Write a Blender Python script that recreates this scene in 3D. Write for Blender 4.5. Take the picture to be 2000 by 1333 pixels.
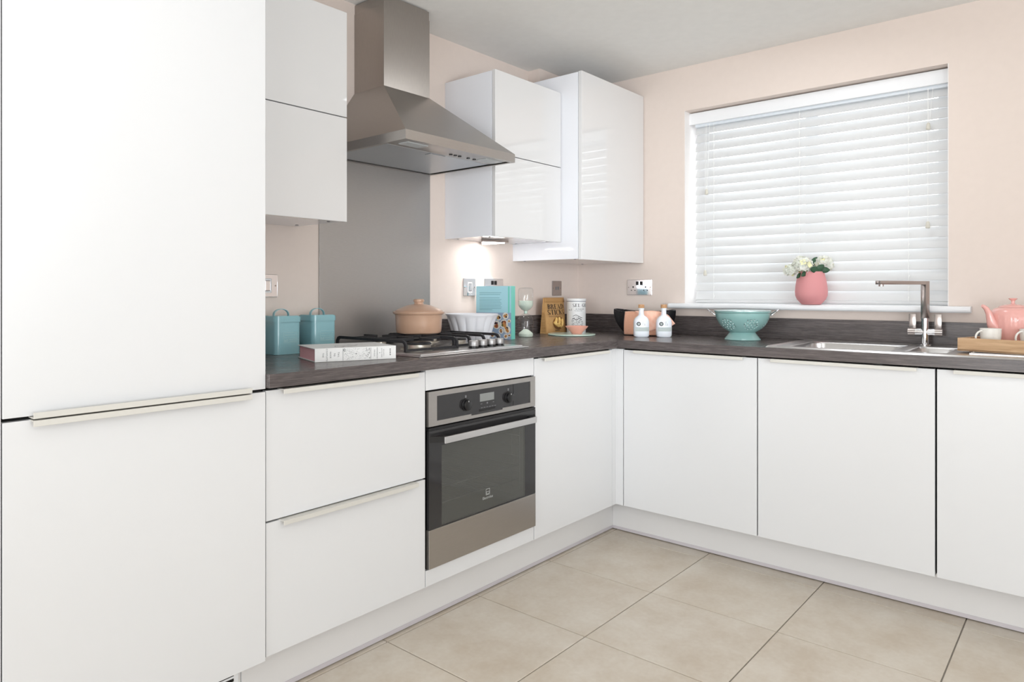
import bpy, bmesh, math, random
from mathutils import Vector, Matrix
from math import sin, cos, pi, radians, sqrt, atan2
random.seed(7)
C = bpy.context.scene.collection
for o in list(bpy.data.objects): bpy.data.objects.remove(o)

# ---------------------------------------------------------------- camera
TH = 0.734145; FPX = 1369.12; CX = 911.05; HY = 570.53
cam_d = bpy.data.cameras.new('camera'); cam = bpy.data.objects.new('camera', cam_d); C.objects.link(cam)
cam.location = (-3.444, -2.235, 1.1295)
cam.rotation_euler = (pi/2, 0, TH - pi/2)
cam_d.sensor_width = 36; cam_d.lens = FPX/2000*36
cam_d.shift_x = (1000-CX)/2000; cam_d.shift_y = -(666.5-HY)/2000
cam_d.clip_start = 0.05
bpy.context.scene.camera = cam
# ---------------------------------------------------------------- world, lights, exposure
w = bpy.data.worlds.new('World'); bpy.context.scene.world = w; w.use_nodes = True
bg = w.node_tree.nodes['Background']; bg.inputs[0].default_value = (0.96, 0.98, 1.0, 1); bg.inputs[1].default_value = 3.0
vs = bpy.context.scene.view_settings
vs.view_transform = 'Standard'; vs.look = 'None'; vs.exposure = 0.19; vs.gamma = 1; vs.use_curve_mapping = False

def area(name, loc, target, sx, sy, power, col=(1, 1, 1)):
    d = bpy.data.lights.new(name, 'AREA'); d.shape = 'RECTANGLE'; d.size = sx; d.size_y = sy; d.energy = power; d.color = col
    o = bpy.data.objects.new(name, d); C.objects.link(o); o.location = loc
    o.rotation_euler = (Vector(target)-Vector(loc)).to_track_quat('-Z', 'Y').to_euler()
    return o
area('rear_fill', (-2.4, -6.05, 1.15), (-1.6, 0, 0.8), 4.2, 2.1, 43, (0.895, 0.95, 1.0))  # broad fill added behind the camera; no patio opening is built
area('side_fill', (-7.25, -1.9, 1.0), (0, -0.9, 0.7), 3.2, 1.8, 108, (0.895, 0.95, 1.0))  # fill added at the far left; the wall there has no window
area('ceiling_fill', (-0.68, -1.35, 2.27), (-0.7, -1.1, 0), 0.5, 0.5, 3.2, (0.95, 0.98, 1.0))  # fill added at ceiling height to brighten the corner
area('bounce_fill', (-3.3, -3.4, 0.9), (-2.9, -2.9, 2.3), 0.9, 0.9, 30, (0.895, 0.95, 1.0))  # up-facing fill added to brighten the ceiling
area('bounce_fill_left', (-3.75, -1.75, 1.5), (-3.3, -1.35, 2.3), 0.6, 0.6, 6, (0.895, 0.95, 1.0))  # weaker up-facing fill added on the left side
sb = area('corner_fill', (-2.3, -3.3, 1.25), (-0.5, -0.3, 1.25), 0.7, 0.7, 2.2, (0.92, 0.965, 1.0)); sb.data.spread = radians(48)  # narrow fill added to lift the dark corner

# ---------------------------------------------------------------- materials
def lin(c):
    return tuple(((v/255)/12.92 if v/255 <= 0.04045 else ((v/255+0.055)/1.055)**2.4) for v in c)
MATS = {}
def pm(name, rgb, rough=0.5, metal=0.0, coat=0.0, spec=0.5, trans=0.0, ior=1.45, alpha=1.0, sss=0.0, sheen=0.0, emit=None, es=0.0, aniso=0.0):
    m = bpy.data.materials.new(name); m.use_nodes = True
    b = m.node_tree.nodes['Principled BSDF']
    c = lin(rgb) if max(rgb) > 1 else rgb
    b.inputs['Base Color'].default_value = (*c, 1); b.inputs['Roughness'].default_value = rough
    b.inputs['Metallic'].default_value = metal; b.inputs['Coat Weight'].default_value = coat
    b.inputs['Coat Roughness'].default_value = 0.03
    b.inputs['Specular IOR Level'].default_value = spec; b.inputs['Transmission Weight'].default_value = trans
    b.inputs['IOR'].default_value = ior; b.inputs['Sheen Weight'].default_value = sheen
    b.inputs['Anisotropic'].default_value = aniso
    if sss: b.inputs['Subsurface Weight'].default_value = sss; b.inputs['Subsurface Scale'].default_value = 0.01
    if emit: b.inputs['Emission Color'].default_value = (*emit, 1); b.inputs['Emission Strength'].default_value = es
    MATS[name] = m
    return m
def nodes(m): return m.node_tree.nodes, m.node_tree.links, m.node_tree.nodes['Principled BSDF']
def noise_col(m, c1, c2, scale=(1, 1, 1), ns=5, detail=4, lo=0.3, hi=0.7, bump=0.0, rough=None, coords='Object', dist=0.0):
    N, L, b = nodes(m)
    tc = N.new('ShaderNodeTexCoord'); mp = N.new('ShaderNodeMapping'); mp.inputs['Scale'].default_value = scale
    nz = N.new('ShaderNodeTexNoise'); nz.inputs['Scale'].default_value = ns; nz.inputs['Detail'].default_value = detail
    nz.inputs['Distortion'].default_value = dist
    L.new(tc.outputs[coords], mp.inputs[0]); L.new(mp.outputs[0], nz.inputs['Vector'])
    cr = N.new('ShaderNodeValToRGB'); cr.color_ramp.elements[0].position = lo; cr.color_ramp.elements[1].position = hi
    cr.color_ramp.elements[0].color = (*lin(c1), 1); cr.color_ramp.elements[1].color = (*lin(c2), 1)
    L.new(nz.outputs[0], cr.inputs[0]); L.new(cr.outputs[0], b.inputs['Base Color'])
    if bump:
        bp = N.new('ShaderNodeBump'); bp.inputs['Strength'].default_value = bump; bp.inputs['Distance'].default_value = 0.002
        L.new(nz.outputs[0], bp.inputs['Height']); L.new(bp.outputs[0], b.inputs['Normal'])
    if rough:
        mr = N.new('ShaderNodeMapRange'); mr.inputs[3].default_value = rough[0]; mr.inputs[4].default_value = rough[1]
        L.new(nz.outputs[0], mr.inputs[0]); L.new(mr.outputs[0], b.inputs['Roughness'])
    return m

wall_m = pm('wall_pink', (230, 216, 207), 0.75, spec=0.25)
noise_col(wall_m, (229, 215, 206), (231, 217, 208), ns=30, bump=0.03)
ceil_m = pm('ceiling_white', (238, 237, 234), 0.85, spec=0.2); noise_col(ceil_m, (237, 236, 233), (240, 239, 236), ns=25)
gloss = pm('gloss_white', (226, 225, 225), 0.03, spec=0.5, coat=0.9)
semi = pm('satin_white_lacquer', (225, 225, 226), 0.16, spec=0.45)
wcarc = pm('wall_unit_side_white', (242, 243, 248), 0.08, coat=0.2)
carc = pm('carcass_white', (228, 229, 233), 0.22, spec=0.4)
plinth_m = pm('plinth_white', (230, 228, 227), 0.35)
seal_m = pm('seal_strip', (206, 200, 204), 0.3)
handle_m = pm('handle_aluminium', (212, 209, 202), 0.45, metal=0.0, spec=0.4)
dark_m = pm('shadow_gap_black', (22, 20, 19), 0.8)
frame_m = pm('upvc_white', (244, 245, 247), 0.3)
reveal_m = pm('reveal_daylit_white', (244, 240, 238), 0.6)
chrome = pm('chrome', (225, 225, 228), 0.07, metal=1.0)
chrome2 = pm('satin_nickel', (176, 168, 165), 0.22, metal=1.0)
steel = pm('brushed_steel', (176, 172, 168), 0.3, metal=1.0, aniso=0.5)
steel_sink = pm('sink_steel', (208, 207, 207), 0.28, metal=1.0)
def brush(m, c1, c2, scale, r):
    noise_col(m, c1, c2, scale=scale, ns=60, detail=2, lo=0.2, hi=0.8, rough=r)
brush(steel, (172, 168, 164), (179, 175, 171), (.6, .6, 20), (0.27, 0.32))
steel_v = pm('brushed_steel_vertical', (172, 166, 161), 0.3, metal=1.0); brush(steel_v, (168, 162, 157), (177, 171, 166), (14, 14, .6), (0.27, 0.32))
filter_m = pm('filter_steel', (196, 200, 204), 0.38, metal=0.9)
splash_m = pm('splashback_steel', (160, 157, 154), 0.34, metal=1.0); brush(splash_m, (172, 170, 168), (184, 182, 180), (1, 1, 34), (0.40, 0.5))
black_gl = pm('black_glass', (46, 45, 46), 0.06, spec=0.6)
black_pl = pm('black_plastic', (24, 23, 24), 0.3)
iron = pm('cast_iron', (44, 43, 45), 0.55, spec=0.4); noise_col(iron, (38, 37, 39), (52, 51, 53), ns=300, bump=0.15)
alum_knob = pm('knob_aluminium', (172, 170, 170), 0.42, metal=0.8)
burner_al = pm('burner_aluminium', (206, 198, 186), 0.35, metal=0.8)
enamel = pm('oven_enamel', (150, 150, 146), 0.4)
rack_m = pm('rack_chrome', (210, 216, 220), 0.2, metal=0.9)
white_pr = pm('white_print', (235, 235, 235), 0.5)
black_pr = pm('black_print', (26, 25, 28), 0.6)
grey_pr = pm('grey_print', (120, 120, 122), 0.6)
disp_m = pm('lcd_grey', (138, 140, 138), 0.25)

def wood_top(name, along):
    m = pm(name, (92, 84, 82), 0.32, spec=0.5)
    N, L, b = nodes(m)
    tc = N.new('ShaderNodeTexCoord'); mp = N.new('ShaderNodeMapping')
    mp.inputs['Scale'].default_value = (1.6, 44, 44) if along == 'x' else (44, 1.6, 44)
    n1 = N.new('ShaderNodeTexNoise'); n1.inputs['Scale'].default_value = 3.2; n1.inputs['Detail'].default_value = 8; n1.inputs['Distortion'].default_value = 0.7
    mp2 = N.new('ShaderNodeMapping'); mp2.inputs['Scale'].default_value = (3, 60, 60) if along == 'x' else (60, 3, 60)
    n2 = N.new('ShaderNodeTexNoise'); n2.inputs['Scale'].default_value = 6; n2.inputs['Detail'].default_value = 3
    L.new(tc.outputs['Object'], mp.inputs[0]); L.new(mp.outputs[0], n1.inputs['Vector'])
    L.new(tc.outputs['Object'], mp2.inputs[0]); L.new(mp2.outputs[0], n2.inputs['Vector'])
    mx = N.new('ShaderNodeMath'); mx.operation = 'MULTIPLY_ADD'; mx.inputs[1].default_value = 0.4
    L.new(n2.outputs[0], mx.inputs[0]); L.new(n1.outputs[0], mx.inputs[2])
    cr = N.new('ShaderNodeValToRGB'); e = cr.color_ramp.elements
    e[0].position = 0.42; e[0].color = (*lin((68, 62, 62)), 1); e[1].position = 0.95; e[1].color = (*lin((112, 103, 101)), 1)
    k = e.new(0.66); k.color = (*lin((86, 79, 78)), 1)
    L.new(mx.outputs[0], cr.inputs[0]); L.new(cr.outputs[0], b.inputs['Base Color'])
    mr = N.new('ShaderNodeMapRange'); mr.inputs[3].default_value = 0.20; mr.inputs[4].default_value = 0.34
    L.new(n2.outputs[0], mr.inputs[0]); L.new(mr.outputs[0], b.inputs['Roughness'])
    bp = N.new('ShaderNodeBump'); bp.inputs['Strength'].default_value = 0.05; bp.inputs['Distance'].default_value = 0.001
    L.new(n2.outputs[0], bp.inputs['Height']); L.new(bp.outputs[0], b.inputs['Normal'])
    return m
top_x = wood_top('worktop_laminate_a', 'x'); top_y = wood_top('worktop_laminate_b', 'y')
tile_m = pm('floor_tile', (212, 200, 182), 0.38, spec=0.4)
def tile_nodes(m):
    N, L, b = nodes(m)
    tc = N.new('ShaderNodeTexCoord'); oi = N.new('ShaderNodeObjectInfo')
    ad = N.new('ShaderNodeVectorMath'); ad.operation = 'ADD'
    sc = N.new('ShaderNodeVectorMath'); sc.operation = 'SCALE'; sc.inputs['Scale'].default_value = 1.3
    L.new(oi.outputs['Location'], sc.inputs[0]); L.new(tc.outputs['Object'], ad.inputs[0]); L.new(sc.outputs[0], ad.inputs[1])
    n1 = N.new('ShaderNodeTexNoise'); n1.inputs['Scale'].default_value = 5; n1.inputs['Detail'].default_value = 9; n1.inputs['Roughness'].default_value = 0.62
    n2 = N.new('ShaderNodeTexNoise'); n2.inputs['Scale'].default_value = 60; n2.inputs['Detail'].default_value = 5
    L.new(ad.outputs[0], n1.inputs['Vector']); L.new(ad.outputs[0], n2.inputs['Vector'])
    mx = N.new('ShaderNodeMath'); mx.operation = 'MULTIPLY_ADD'; mx.inputs[1].default_value = 0.25
    L.new(n2.outputs[0], mx.inputs[0]); L.new(n1.outputs[0], mx.inputs[2])
    cr = N.new('ShaderNodeValToRGB'); e = cr.color_ramp.elements
    e[0].position = 0.45; e[0].color = (*lin((206, 192, 174)), 1); e[1].position = 0.8; e[1].color = (*lin((223, 214, 201)), 1)
    L.new(mx.outputs[0], cr.inputs[0]); L.new(cr.outputs[0], b.inputs['Base Color'])
tile_nodes(tile_m)
grout_m = pm('grout', (150, 142, 134), 0.9)
tin_m = pm('duck_egg_enamel', (150, 198, 206), 0.22, coat=0.4)
tin_pr = pm('tin_print', (176, 212, 213), 0.4)
terra = pm('casserole_stoneware', (199, 161, 136), 0.28, coat=0.3); noise_col(terra, (196, 158, 133), (203, 166, 141), ns=20)
bundt_m = pm('bundt_white', (236, 236, 240), 0.3)
col_m = pm('colander_enamel', (146, 187, 184), 0.18, coat=0.5)
col_in = pm('colander_inside', (226, 240, 240), 0.2, coat=0.4)
pink_v = pm('vase_pink', (232, 160, 162), 0.6); pink_t = pm('teapot_pink', (238, 178, 170), 0.12, coat=0.5)
pink_b = pm('bowl_pink', (242, 176, 158), 0.3)
cup_m = pm('cup_white', (240, 238, 232), 0.15, coat=0.3)
glass_m = pm('clear_glass', (0.97, 0.98, 0.98), 0.0, trans=1.0, ior=1.25)
sand_m = pm('sand_pale', (214, 222, 208), 0.9); noise_col(sand_m, (196, 208, 192), (224, 230, 218), ns=400)
kraft = pm('kraft_paper', (196, 152, 98), 0.7); noise_col(kraft, (190, 146, 93), (201, 158, 104), ns=40, bump=0.1)
kraft2 = pm('kraft_fold', (186, 142, 90), 0.7)
kraft_p = pm('kraft_gusset_print', (120, 86, 45), 0.7)
bread_m = pm('breadstick', (232, 190, 112), 0.7); noise_col(bread_m, (222, 176, 96), (240, 205, 135), ns=90)
win_dark = pm('bag_window_dark', (128, 84, 40), 0.3)
tinw = pm('salt_tin_white', (236, 236, 236), 0.25); tin_line = pm('salt_tin_line', (48, 56, 84), 0.4)
glass_board = pm('frosted_green_glass', (206, 228, 214), 0.18, spec=0.6)
basket_m = pm('black_rush', (26, 26, 30), 0.42)
cloth_m = pm('peach_cloth', (240, 180, 150), 0.85, sheen=0.3); noise_col(cloth_m, (236, 174, 143), (246, 190, 162), ns=250, bump=0.2)
cloth_lit_m = pm('peach_cloth_lit_fold', (249, 196, 172), 0.85, sheen=0.3); noise_col(cloth_lit_m, (246, 188, 163), (252, 208, 187), ns=60, bump=0.2)  # paler copy of the cloth, light on the fold painted in
bott = pm('bottle_white_glass', (236, 240, 247), 0.22, coat=0.3, sss=0.1)
cork = pm('cork', (196, 152, 112), 0.8); noise_col(cork, (180, 132, 92), (212, 172, 130), ns=150)
grey_lab = pm('label_grey', (196, 204, 203), 0.5); grey_lab2 = pm('label_grey_line', (150, 162, 160), 0.5)
tray_m = pm('tray_oak', (205, 160, 112), 0.45)
noise_col(tray_m, (184, 146, 110), (216, 181, 143), scale=(3, 30, 30), ns=3, detail=6, dist=0.8)
paper_w = pm('book_white', (243, 242, 240), 0.4); pages = pm('book_pages_pink', (250, 192, 198), 0.75)
noise_col(pages, (247, 184, 191), (252, 202, 207), scale=(1, 1, 120), ns=4)
teal_b = pm('book_teal', (168, 214, 224), 0.35); teal_s = pm('book_spine_green', (118, 205, 190), 0.35)
teal_tx = pm('book_text_teal', (112, 158, 168), 0.5); blue_sl = pm('book_photo_slate', (150, 170, 196), 0.5)
pl_w = pm('print_plate', (226, 222, 212), 0.5); pf = [pm('print_food_%d' % i, c, 0.5) for i, c in enumerate([(168, 112, 62), (110, 120, 52), (196, 160, 96), (60, 44, 52), (150, 78, 48), (200, 140, 80)])]
petal_m = pm('petal_white', (247, 246, 238), 0.6, sss=0.1); petal_y = pm('petal_cream', (240, 236, 190), 0.6)
leaf_m = pm('leaf_green', (48, 84, 58), 0.45); leaf2 = pm('leaf_lime', (140, 168, 62), 0.5)
cord_m = pm('cord_white', (248, 248, 246), 0.8); tassel_m = pm('tassel', (216, 212, 200), 0.35)
rail_m = pm('headrail_grey_blue', (226, 232, 238), 0.35)
slat_m = pm('slat_white', (226, 226, 226), 0.35, spec=0.3)
def add_translucent(m, f, col):
    N, L, b = nodes(m); out = N['Material Output']
    t = N.new('ShaderNodeBsdfTranslucent'); t.inputs[0].default_value = (*col, 1)
    mx = N.new('ShaderNodeMixShader'); mx.inputs[0].default_value = f
    L.new(b.outputs[0], mx.inputs[1]); L.new(t.outputs[0], mx.inputs[2]); L.new(mx.outputs[0], out.inputs[0])
add_translucent(slat_m, 0.06, (0.9, 0.92, 0.95)); add_translucent(petal_m, 0.3, (0.9, 0.92, 0.85)); add_translucent(pink_v, 0.15, (0.9, 0.45, 0.45))
lampc_m = pm('hood_lamp_cover', (190, 194, 196), 0.25)
lens_m = pm('lamp_lens', (255, 255, 255), 0.4, emit=(1, 1, 1), es=26.0)
def thin_glass(name, tint, gl=0.08):
    m = bpy.data.materials.new(name); m.use_nodes = True; N, L = m.node_tree.nodes, m.node_tree.links
    for n in list(N): N.remove(n)
    out = N.new('ShaderNodeOutputMaterial'); tr = N.new('ShaderNodeBsdfTransparent'); tr.inputs[0].default_value = (*tint, 1)
    g = N.new('ShaderNodeBsdfGlossy'); g.inputs['Roughness'].default_value = 0.02
    lw = N.new('ShaderNodeLayerWeight'); lw.inputs[0].default_value = 0.5; mx = N.new('ShaderNodeMixShader')
    pw = N.new('ShaderNodeMath'); pw.operation = 'POWER'; pw.inputs[1].default_value = 4.0; L.new(lw.outputs['Facing'], pw.inputs[0])
    fr = N.new('ShaderNodeMath'); fr.operation = 'MULTIPLY_ADD'; fr.inputs[1].default_value = 0.6; fr.inputs[2].default_value = 0.045; L.new(pw.outputs[0], fr.inputs[0])
    L.new(fr.outputs[0], mx.inputs[0]); L.new(tr.outputs[0], mx.inputs[1]); L.new(g.outputs[0], mx.inputs[2]); L.new(mx.outputs[0], out.inputs[0])
    return m
pane_m = thin_glass('window_glass', (0.97, 0.98, 0.98)); oven_gl = thin_glass('oven_window_glass', (0.8, 0.8, 0.78)); hg_glass = thin_glass('thin_clear_glass', (0.97, 0.98, 0.98))

def grey_reflection(m, f, rgb):
    N, L = m.node_tree.nodes, m.node_tree.links; out = N['Material Output']; src = out.inputs[0].links[0].from_socket
    d = N.new('ShaderNodeBsdfDiffuse'); d.inputs[0].default_value = (*lin(rgb), 1); mx = N.new('ShaderNodeMixShader'); mx.inputs[0].default_value = f
    L.new(src, mx.inputs[1]); L.new(d.outputs[0], mx.inputs[2]); L.new(mx.outputs[0], out.inputs[0])
grey_reflection(oven_gl, 0.45, (112, 112, 108))  # diffuse grey mixed into the glass stands in for its reflections
# ---------------------------------------------------------------- building helpers
LOC = {}
def props(o, label=None, cat=None, group=None, kind=None):
    if label: o['label'] = label
    if cat: o['category'] = cat
    if group: o['group'] = group
    if kind: o['kind'] = kind
    return o
def thing(name, label, cat, loc, rotz=0.0, group=None, rot=None):
    o = bpy.data.objects.new(name, None); C.objects.link(o); o.location = loc
    o.rotation_euler = rot if rot else (0, 0, rotz); o.empty_display_size = 0.05
    LOC[o] = Vector(loc); return props(o, label, cat, group)

class B:
    def __init__(s): s.bm = bmesh.new(); s.nb = 0; s.nc = 0
    def poly(s, vs):
        v = [s.bm.verts.new(p) for p in vs]
        try: return s.bm.faces.new(v)
        except ValueError: return None
    def box(s, x0, x1, y0, y1, z0, z1, bev=0.0, seg=2, M=None):
        s.nb += 1; r = bmesh.ops.create_cube(s.bm, size=1.0); v = r['verts']
        for q in v: q.co = Vector((x0+(q.co.x+.5)*(x1-x0), y0+(q.co.y+.5)*(y1-y0), z0+(q.co.z+.5)*(z1-z0)))
        allv = v
        if bev:
            ed = list({e for q in v for e in q.link_edges})
            rr = bmesh.ops.bevel(s.bm, geom=ed, offset=bev, segments=seg, affect='EDGES', profile=0.5)
            allv = list({q for f in rr['faces'] for q in f.verts})
        if M:
            for q in allv: q.co = M @ q.co
        return s
    def lathe(s, prof, seg=32, c=(0, 0, 0), sx=1, sy=1, fl=None, caps=True, twist=None):
        rings = []; s.nc += 1
        for (r, z) in prof:
            ring = []
            for i in range(seg):
                a = 2*pi*i/seg
                rr = r*(fl(a, z) if fl else 1)
                ring.append(s.bm.verts.new((c[0]+rr*cos(a)*sx, c[1]+rr*sin(a)*sy, c[2]+z)))
            rings.append(ring)
        for k in range(len(rings)-1):
            for i in range(seg):
                j = (i+1) % seg
                s.bm.faces.new((rings[k][i], rings[k][j], rings[k+1][j], rings[k+1][i]))
        if caps:
            if prof[0][0] > 1e-6: s.bm.faces.new(list(reversed(rings[0])))
            if prof[-1][0] > 1e-6: s.bm.faces.new(rings[-1])
        return s
    def tube(s, pts, r, seg=8, closed=False, caps=True, flat=1.0, up=None):
        s.nc += 1; pts = [Vector(p) for p in pts]; n = len(pts); rings = []
        u = None
        for i, p in enumerate(pts):
            a = pts[(i-1) % n] if (i > 0 or closed) else p
            b_ = pts[(i+1) % n] if (i < n-1 or closed) else p
            t = (b_-a).normalized()
            if u is None:
                ref = Vector(up) if up else (Vector((0, 0, 1)) if abs(t.z) < .9 else Vector((1, 0, 0)))
                u = (ref - t*ref.dot(t)).normalized()
            else: u = (u - t*u.dot(t)).normalized()
            v = t.cross(u); rr = r[i] if isinstance(r, (list, tuple)) else r
            rings.append([s.bm.verts.new(p+u*(cos(2*pi*k/seg)*rr)*flat+v*(sin(2*pi*k/seg)*rr)) for k in range(seg)])
        m = n if closed else n-1
        for i in range(m):
            A, D = rings[i], rings[(i+1) % n]
            for k in range(seg):
                j = (k+1) % seg; s.bm.faces.new((A[k], A[j], D[j], D[k]))
        if caps and not closed:
            s.bm.faces.new(list(reversed(rings[0]))); s.bm.faces.new(rings[-1])
        return s
    def bar(s, pts, w, h):      # rectangular section swept along points (w across, h up)
        pts = [Vector(p) for p in pts]; n = len(pts); rings = []
        side = None
        for i, p in enumerate(pts):
            a = pts[max(i-1, 0)]; b_ = pts[min(i+1, n-1)]; t = (b_-a).normalized()
            if side is None:
                side = t.cross(Vector((0, 0, 1)))
                if side.length < 1e-3:
                    q = (pts[-1]-pts[0]); q.z = 0
                    side = q.cross(Vector((0, 0, 1))) if q.length > 1e-3 else Vector((1, 0, 0))
                side.normalize()
            up = side.cross(t).normalized()
            rings.append([s.bm.verts.new(p+side*(w/2)*sx+up*(h/2)*sy) for sx, sy in ((-1, -1), (1, -1), (1, 1), (-1, 1))])
        for i in range(n-1):
            for k in range(4):
                j = (k+1) % 4; s.bm.faces.new((rings[i][k], rings[i][j], rings[i+1][j], rings[i+1][k]))
        s.bm.faces.new(list(reversed(rings[0]))); s.bm.faces.new(rings[-1])
        return s
    def cyl(s, p0, p1, r, seg=20, r2=None): return s.tube([p0, p1], [r, r if r2 is None else r2], seg)
    def prism(s, pts, ax, a0, a1):       # 2D polygon extruded along an axis: ax 'x' -> pts are (y,z); 'y' -> (x,z); 'z' -> (x,y)
        f = {'x': lambda p, a: (a, p[0], p[1]), 'y': lambda p, a: (p[0], a, p[1]), 'z': lambda p, a: (p[0], p[1], a)}[ax]
        A = [s.bm.verts.new(f(p, a0)) for p in pts]; D = [s.bm.verts.new(f(p, a1)) for p in pts]; n = len(pts)
        for i in range(n): s.bm.faces.new((A[i], A[(i+1) % n], D[(i+1) % n], D[i]))
        s.bm.faces.new(list(reversed(A))); s.bm.faces.new(D)
        return s
    def grid(s, fn, nu, nv, closeu=False):
        g = [[s.bm.verts.new(fn(i/nu, j/nv)) for j in range(nv+1)] for i in range(nu+(0 if closeu else 1))]
        for i in range(nu):
            A, D = g[i], g[(i+1) % len(g)]
            for j in range(nv): s.bm.faces.new((A[j], D[j], D[j+1], A[j+1]))
        return s
    def xf(s, M):
        for v in s.bm.verts: v.co = M @ v.co
        return s
    def done(s, name, mat, parent=None, local=False, ang=35, loc=None, solid=0, normals=True, sub=0):
        if normals: bmesh.ops.recalc_face_normals(s.bm, faces=s.bm.faces)
        off = Vector((0, 0, 0))
        if not local:
            if parent is not None: off = LOC[parent]
            elif loc is not None: off = Vector(loc)
        if off.length:
            for v in s.bm.verts: v.co = v.co - off
        me = bpy.data.meshes.new(name); s.bm.to_mesh(me); s.bm.free()
        for p in me.polygons: p.use_smooth = True
        me.set_sharp_from_angle(angle=radians(18 if s.nb and not s.nc else ang))
        me.materials.append(mat)
        o = bpy.data.objects.new(name, me); C.objects.link(o)
        if parent is not None:
            o.parent = parent; LOC[o] = LOC[parent]
        else:
            if loc is not None: o.location = loc
            LOC[o] = Vector(loc) if loc is not None else Vector((0, 0, 0))
        if solid:
            md = o.modifiers.new('thickness', 'SOLIDIFY'); md.thickness = solid; md.offset = -1
        if sub:
            md = o.modifiers.new('sub', 'SUBSURF'); md.levels = sub; md.render_levels = sub
        return o
def bakemods(o):
    dg = bpy.context.evaluated_depsgraph_get(); dg.update()
    me = bpy.data.meshes.new_from_object(o.evaluated_get(dg)); o.modifiers.clear(); o.data = me
def text_faces(txt, size, align='CENTER', spacing=1.0, sxy=1.0):
    cu = bpy.data.curves.new('t', 'FONT'); cu.body = txt; cu.size = size; cu.align_x = align; cu.align_y = 'CENTER'; cu.space_character = spacing
    cu.resolution_u = 3
    o = bpy.data.objects.new('t', cu); C.objects.link(o)
    dg = bpy.context.evaluated_depsgraph_get(); dg.update()
    me = bpy.data.meshes.new_from_object(o.evaluated_get(dg))
    V = [(v.co.x*sxy, v.co.y) for v in me.vertices]; F = [list(p.vertices) for p in me.polygons]
    bpy.data.objects.remove(o); bpy.data.curves.remove(cu); bpy.data.meshes.remove(me)
    return V, F
def put2d(b, VF, fn):      # fn maps (u,v) -> 3D
    V, F = VF; vs = [b.bm.verts.new(fn(u, v)) for u, v in V]
    for f in F:
        try: b.bm.faces.new([vs[i] for i in f])
        except ValueError: pass
def rects(b, L, fn):
    for (u0, v0, u1, v1) in L: b.poly([fn(u0, v0), fn(u1, v0), fn(u1, v1), fn(u0, v1)])
# high-contrast serif capitals drawn as shapes in a unit box
def didone(ch):
    P = []
    def R(a, b_, c, d): P.append([(a, b_), (c, b_), (c, d), (a, d)])
    def ring(cx, cy, rx, ry, ix, iy, a0, a1, n=10, dx=0):
        for i in range(n):
            t0 = radians(a0+(a1-a0)*i/n); t1 = radians(a0+(a1-a0)*(i+1)/n)
            P.append([(cx+rx*cos(t0), cy+ry*sin(t0)), (cx+rx*cos(t1), cy+ry*sin(t1)), (cx+dx+ix*cos(t1), cy+iy*sin(t1)), (cx+dx+ix*cos(t0), cy+iy*sin(t0))])
    W = 0.8; t = 0.19; h = 0.055
    if ch in 'BREDLTIK':
        x0 = 0.08 if ch not in 'TI' else (0.3 if ch == 'T' else 0.08)
        R(x0, 0, x0+t, 1); R(x0-.08, 0, x0+t+.08, h); R(x0-.08, 1-h, x0+t+.08, 1)
    if ch == 'I': return P, 0.36
    if ch == 'B': ring(.3, .75, .34, .25, .16, .2, -90, 90); ring(.3, .27, .42, .27, .2, .21, -90, 90); R(.2, .48, .36, .53); W = .76
    if ch == 'R': ring(.3, .74, .36, .26, .17, .2, -90, 90); P.append([(.4, .5), (.58, .46), (.82, 0), (.6, 0)]); W = .84
    if ch == 'E' or ch == 'L':
        R(.1, 0, .68, h); P.append([(.62, 0), (.68, 0), (.68, .28), (.65, .28)])
        if ch == 'E': R(.1, 1-h, .66, 1); P.append([(.6, 1), (.66, 1), (.66, .74), (.63, .74)]); R(.1, .48, .46, .53); R(.43, .38, .46, .64)
        W = .74
    if ch == 'D': ring(.3, .5, .5, .5, .28, .44, -90, 90, 14); W = .86
    if ch == 'T': R(0, 1-h, .8, 1); R(0, .74, .04, 1); R(.76, .74, .8, 1); W = .82
    if ch == 'K': P.append([(.25, .42), (.32, .42), (.74, 1), (.66, 1)]); P.append([(.38, .6), (.52, .7), (.86, 0), (.64, 0)]); W = .88
    if ch == 'A': P.append([(.06, 0), (.11, 0), (.42, .95), (.38, 1)]); P.append([(.36, 1), (.46, 1), (.86, 0), (.62, 0)]); R(.16, .3, .6, .35); R(0, 0, .2, h); R(.54, 0, .94, h); W = .94
    if ch == 'S': ring(.34, .75, .3, .25, .14, .19, 40, 200, 9); ring(.36, .25, .32, .25, .13, .19, -140, 30, 9); P.append([(.05, .72), (.22, .6), (.66, .28), (.5, .2), (.12, .56)]); R(.58, .72, .62, 1); R(.04, 0, .08, .28); W = .72
    if ch in 'CG':
        ring(.46, .5, .44, .5, .24, .44, 50, 310, 16); R(.74, .72, .78, .98)
        if ch == 'G': R(.62, 0, .8, .42); R(.54, .38, .86, .43)
        W = .86
    return P, W
def word(b, txt, u, v, hgt, fn, wf=0.75, sp=0.08, align='L'):
    L = [didone(c) if c != ' ' else ([], .4) for c in txt]; tot = sum((w+sp)*hgt*wf for _, w in L)
    x = u - (tot/2 if align == 'C' else 0)
    for P, w in L:
        for pl in P: b.poly([fn(x+p[0]*hgt*wf, v+p[1]*hgt) for p in pl])
        x += (w+sp)*hgt*wf

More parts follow.
